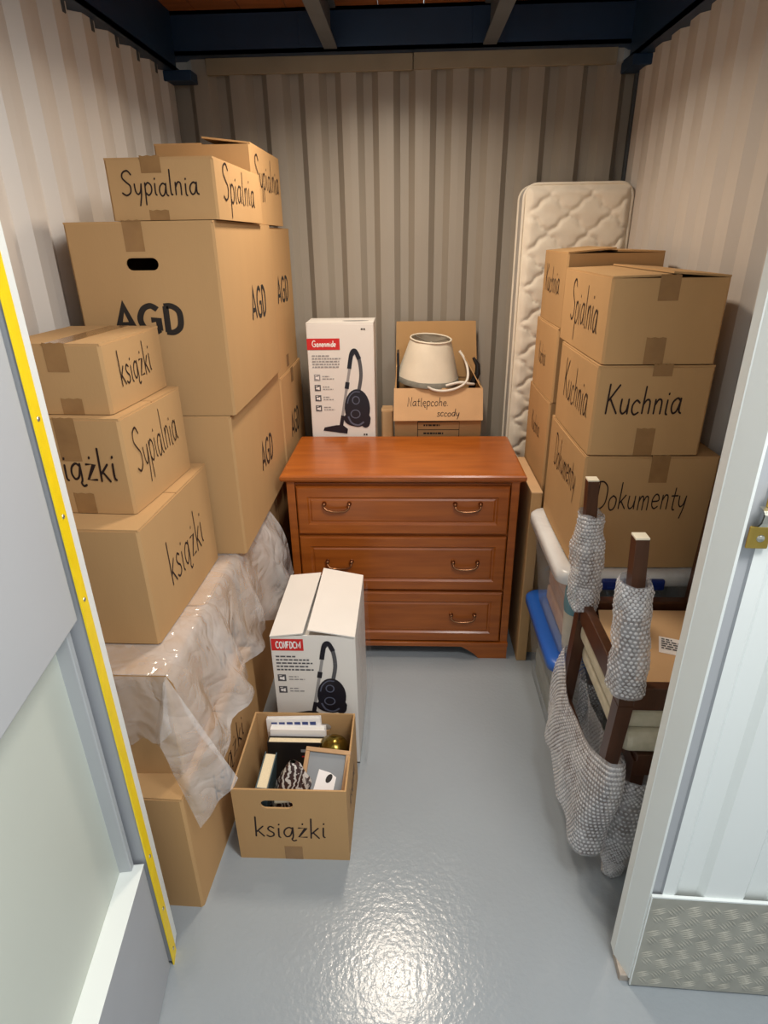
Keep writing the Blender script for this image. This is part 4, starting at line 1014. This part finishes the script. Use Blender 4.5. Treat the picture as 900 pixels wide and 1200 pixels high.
# ================================================================== CHAIRS
def prism(b, p0, p1, a, bb, taper=1.0, yaw=0.0):
    """square post from p0 to p1, cross-section a (x) by bb (y)"""
    p0, p1 = Vector(p0), Vector(p1); q = []
    for p, s in ((p0, 1.0), (p1, taper)): q.append([p + Vector((dx * a / 2 * s, dy * bb / 2 * s, 0)) for dx, dy in ((-1, -1), (1, -1), (1, 1), (-1, 1))])
    if p1.z > p0.z: b.hexa(q[0], q[1])
    else: b.hexa(q[1], q[0])
    return b
def bubbles(rows, parent, pitch=.0105, rad=.0043, ht=.0024):
    """air bubbles as small domes standing on the outside of a wrap grid (rows run round the wrap)"""
    n, m = len(rows), len(rows[0]); mid = m // 2
    lu = sum((rows[i + 1][mid] - rows[i][mid]).length for i in range(n - 1)); q = n // 2
    lv = sum((rows[q][j + 1] - rows[q][j]).length for j in range(m - 1))
    cum = [0.0]
    for i in range(n - 1): cum.append(cum[-1] + (rows[i + 1][mid] - rows[i][mid]).length)
    def arc(f):                      # fraction of the way round -> row position
        d = f * cum[-1]; i = 0
        while i < n - 2 and cum[i + 1] < d: i += 1
        return i + (d - cum[i]) / max(cum[i + 1] - cum[i], 1e-9)
    nu, nv = int(lu / pitch), int(lv / (pitch * .88)); b = MB()
    def at(u, v):
        i = min(int(u), n - 2); j = min(int(v), m - 2); a, c = u - i, v - j
        return (rows[i][j] * (1 - a) + rows[i + 1][j] * a) * (1 - c) + (rows[i][j + 1] * (1 - a) + rows[i + 1][j + 1] * a) * c
    cen = [sum((rows[i][j] for i in range(n)), Vector()) / n for j in range(m)]
    for kv in range(1, nv):
        for ku in range(nu):
            u = min(arc((ku + (.55 if kv % 2 else .05)) / nu), n - 1); v = kv / nv * (m - 1)
            p = at(u, v); du = at(min(u + .4, n - 1), v) - at(max(u - .4, 0), v); dv = at(u, min(v + .4, m - 1)) - at(u, max(v - .4, 0))
            nr = du.cross(dv)
            if nr.length < 1e-9 or du.length < 1e-6: continue
            nr.normalize()
            if nr.dot(p - cen[int(v)]) < 0: nr = -nr
            a_ = du.normalized(); b_ = nr.cross(a_); rr = rad * random.uniform(.85, 1.08); h = ht * random.uniform(.5, 1.15)
            vs = [p + (a_ * math.cos(t * PI / 3) + b_ * math.sin(t * PI / 3)) * rr for t in range(6)]
            vs += [p + (a_ * math.cos(t * PI / 3) + b_ * math.sin(t * PI / 3)) * rr * .68 + nr * h * .72 for t in range(6)] + [p + nr * h]
            b.add(vs, [(t, (t + 1) % 6, 6 + (t + 1) % 6, 6 + t) for t in range(6)] + [(6 + t, 6 + (t + 1) % 6, 12) for t in range(6)], True)
    return b.build('bubbles', DOME, parent, kind='stuff')
def sleeve(path, rad, parent, name='bubble_wrap', seed=0, n=26, k=24, loose=.004, sx=1.0, sy=1.0):
    """bubble wrap wound round a post: a wobbly sleeve with an overlapping spiral edge"""
    P = []; path = [Vector(p) for p in path]
    rows = []
    for q in range(n + 5):
        a = 2 * PI * q / n; row = []
        for j in range(k + 1):
            g = j / k; s = g * (len(path) - 1); i = min(int(s), len(path) - 2); c = path[i].lerp(path[i + 1], s - i)
            rr = rad[i] * (1 - (s - i)) + rad[i + 1] * (s - i)
            rr += loose * ns((math.cos(a) * 2, math.sin(a) * 2, g * 7 + seed), 1) * 1.6 + loose * .6 * math.sin(g * 30 + a * 2 + seed) * .5 + .0022 * q / n
            endw = .006 * ns((a * 1.5, seed, 4)) if j in (0, k) else 0
            row.append(Vector((c.x + rr * sx * math.cos(a), c.y + rr * sy * math.sin(a), c.z + endw)))
        rows.append(row)
    b = MB(); b.grid(rows); w_ = b.build(name, BUBBLE, parent); bubbles(rows, w_); return w_
cg = None
# --- inverted chair, its back towards the aisle
U = thing('dining_chair', 'upside-down dark wooden chair with bubble-wrapped legs, stacked on another chair', 'chair', (.66, 1.315, .44))
o0 = Vector((.66, 1.315, .44))
def R_(x, y, z): return Vector((x, y, z)) - o0
for (y, xt, zt_, ym) in ((1.135, .473, 1.035, 1.130), (1.500, .478, 1.017, 1.500)):
    b = MB(); prism(b, R_(.505, y, .60), R_(xt + .002, ym, zt_), .034, .036, .82); b.build('leg', DWOOD, U)
    b = MB(); b.rbox(*[c + d for c, d in zip((xt - .66,) * 2, (-.0125, .0165))], ym - 1.315 - .0145, ym - 1.315 + .0145, zt_ - .44 - .001, zt_ - .44 + .004, .001); b.build('leg_glide', CREAMT, U)
    b = MB(); prism(b, R_(.505, y, .60), R_(.478, y, .09), .036, .038, .85); b.build('back_post', DWOOD, U)
for y in (1.14, 1.495):
    b = MB(); prism(b, R_(.805, y, .60), R_(.812, y, 1.03), .034, .034, .8); b.build('leg', DWOOD, U)
for a in ((.52, .80, 1.118, 1.146, .588, .652), (.52, .80, 1.486, 1.514, .588, .652)):
    b = MB(); b.rbox(a[0] - .66, a[1] - .66, a[2] - 1.315, a[3] - 1.315, a[4] - .44, a[5] - .44, .003); b.build('seat_rail', DWOOD, U)
for a in ((.492, .518, 1.15, 1.485, .588, .652), (.792, .818, 1.15, 1.485, .588, .652)):
    b = MB(); b.rbox(a[0] - .66, a[1] - .66, a[2] - 1.315, a[3] - 1.315, a[4] - .44, a[5] - .44, .003); b.build('seat_rail', DWOOD, U)
b = MB(); b.box(.518 - .66, .792 - .66, 1.146 - 1.315, 1.486 - 1.315, .600 - .44, .606 - .44); b.build('seat_board', CARD, U)
b = MB(); b.rbox(.500 - .66, .815 - .66, 1.128 - 1.315, 1.500 - 1.315, .518 - .44, .588 - .44, .024, 4); b.build('cushion', CREAM, U)
for z, hh in ((.12, .05), (.26, .05)):
    b = MB(); x = .478 + (z - .09) * .053; b.rbox(x - .012 - .66, x + .012 - .66, 1.15 - 1.315, 1.485 - 1.315, z - .44, z + hh - .44, .003); b.build('back_rail', DWOOD, U)
sleeve([R_(.504, 1.134, .640), R_(.498, 1.132, .74), R_(.486, 1.131, .86), R_(.480, 1.130, .935)], [.041, .040, .037, .032], U, seed=1)
sleeve([R_(.504, 1.500, .628), R_(.498, 1.500, .70), R_(.492, 1.500, .82), R_(.487, 1.500, .925)], [.040, .040, .043, .030], U, seed=5, loose=.007)
# loose wrap around the hanging backrest
def back_wrap():
    rows = []
    nU, nV = 60, 34
    for i in range(nU + 3):
        a = 2 * PI * i / nU; row = []
        for j in range(nV + 1):
            g = j / nV
            zt_ = .405; zb = .125
            cy = 1.315; hy_ = .235 + .012 * math.sin(g * 5); hxx = .030 + .022 * g + .012 * math.sin(g * PI)
            c, s = math.cos(a), math.sin(a)
            ex = abs(c) ** .55 * (1 if c > 0 else -1); ey = abs(s) ** .55 * (1 if s > 0 else -1)
            y = cy + ey * hy_; x = .497 - .020 * g + ex * hxx
            top = zt_ - .07 * max(0, ey) * 0 - .055 * math.cos((y - 1.315) * 9) + .02; bot = zb + .10 * max(0, (y - 1.12) / .45) 
            z = top + (bot - top) * g
            x += .012 * ns((y * 9, z * 6, 1)) + .008 * math.sin(y * 42 + z * 9) * g; y += .012 * ns((y * 8, z * 9, 4))
            row.append(R_(x, y, z))
        rows.append(row)
    b = MB(); b.grid(rows); w_ = b.build('bubble_wrap', BUBBLE, U); bubbles(rows, w_)
back_wrap()
# --- upright chair below
Lc = thing('dining_chair', 'upright dark wooden chair with cream cushion, under the upside-down chair', 'chair', (.72, 1.32, 0))
o0 = Vector((.72, 1.32, 0))
for y in (1.145, 1.495):
    b = MB(); prism(b, R_(.572, y, .42), R_(.566, y, .006), .034, .034, .8); b.build('leg', DWOOD, Lc)
    b = MB(); prism(b, R_(.846, y, .42), R_(.850, y, .0), .034, .034, .8); b.build('leg', DWOOD, Lc)
    b = MB(); prism(b, R_(.848, y, .42), R_(.862, y + (.0), .95), .024, .030, .9); b.build('back_post', DWOOD, Lc)
for a in ((.56, .86, 1.128, 1.158, .372, .440), (.56, .86, 1.480, 1.510, .372, .440), (.556, .584, 1.16, 1.48, .372, .440), (.835, .860, 1.16, 1.48, .372, .440)):
    b = MB(); b.rbox(a[0] - .72, a[1] - .72, a[2] - 1.32, a[3] - 1.32, a[4], a[5], .003); b.build('seat_rail', DWOOD, Lc)
b = MB(); b.rbox(.512 - .72, .835 - .72, 1.124 - 1.32, 1.500 - 1.32, .440, .517, .030, 4); b.build('cushion', CREAM, Lc)
for z in (.70, .85):
    b = MB(); b.rbox(.85 - .72, .866 - .72, 1.16 - 1.32, 1.48 - 1.32, z, z + .05, .003); b.build('back_rail', DWOOD, Lc)
sleeve([R_(.574, 1.145, .375), R_(.572, 1.145, .30), R_(.566, 1.143, .15), R_(.562, 1.143, .07), R_(.562, 1.143, .005)], [.048, .046, .040, .030, .027], Lc, seed=9, loose=.005)
sleeve([R_(.570, 1.495, .375), R_(.568, 1.495, .2), R_(.565, 1.495, .01)], [.042, .038, .030], Lc, seed=12)
# cardboard piece lying in the upturned seat
t = thing('cardboard_sheet', 'cut cardboard sheet with a white label lying in the upturned seat', 'cardboard', (.655, 1.315, .607))
pts = [(-.118, -.145), (-.095, -.162), (.125, -.162), (.125, .155), (-.118, .155), (-.130, .10), (-.130, -.11)]
b = MB(); k = len(pts); b.add([(x, y, .022) for x, y in pts] + [(x, y, .027) for x, y in pts], [tuple(range(k))[::-1], tuple(range(k, 2 * k))] + [(i, (i + 1) % k, (i + 1) % k + k, i + k) for i in range(k)])
b.box(-.11, .11, -.13, .13, 0, .022); b.build('sheet', CARDI, t)
fS = Face((-.02, -.035, .0275), (math.cos(.35), math.sin(.35) * -1, 0), (math.sin(.35), math.cos(.35), 0))
b = MB(); fS.slab(b, 0, .055, 0, .072, .0004); lb = b.build('label_sticker', WPRINT, t)
text_lines(Face(fS.p(.006, .010, .0004), fS.u, fS.v), lb, 0, .048, .044, 5, .010, .006, GPRINT2)
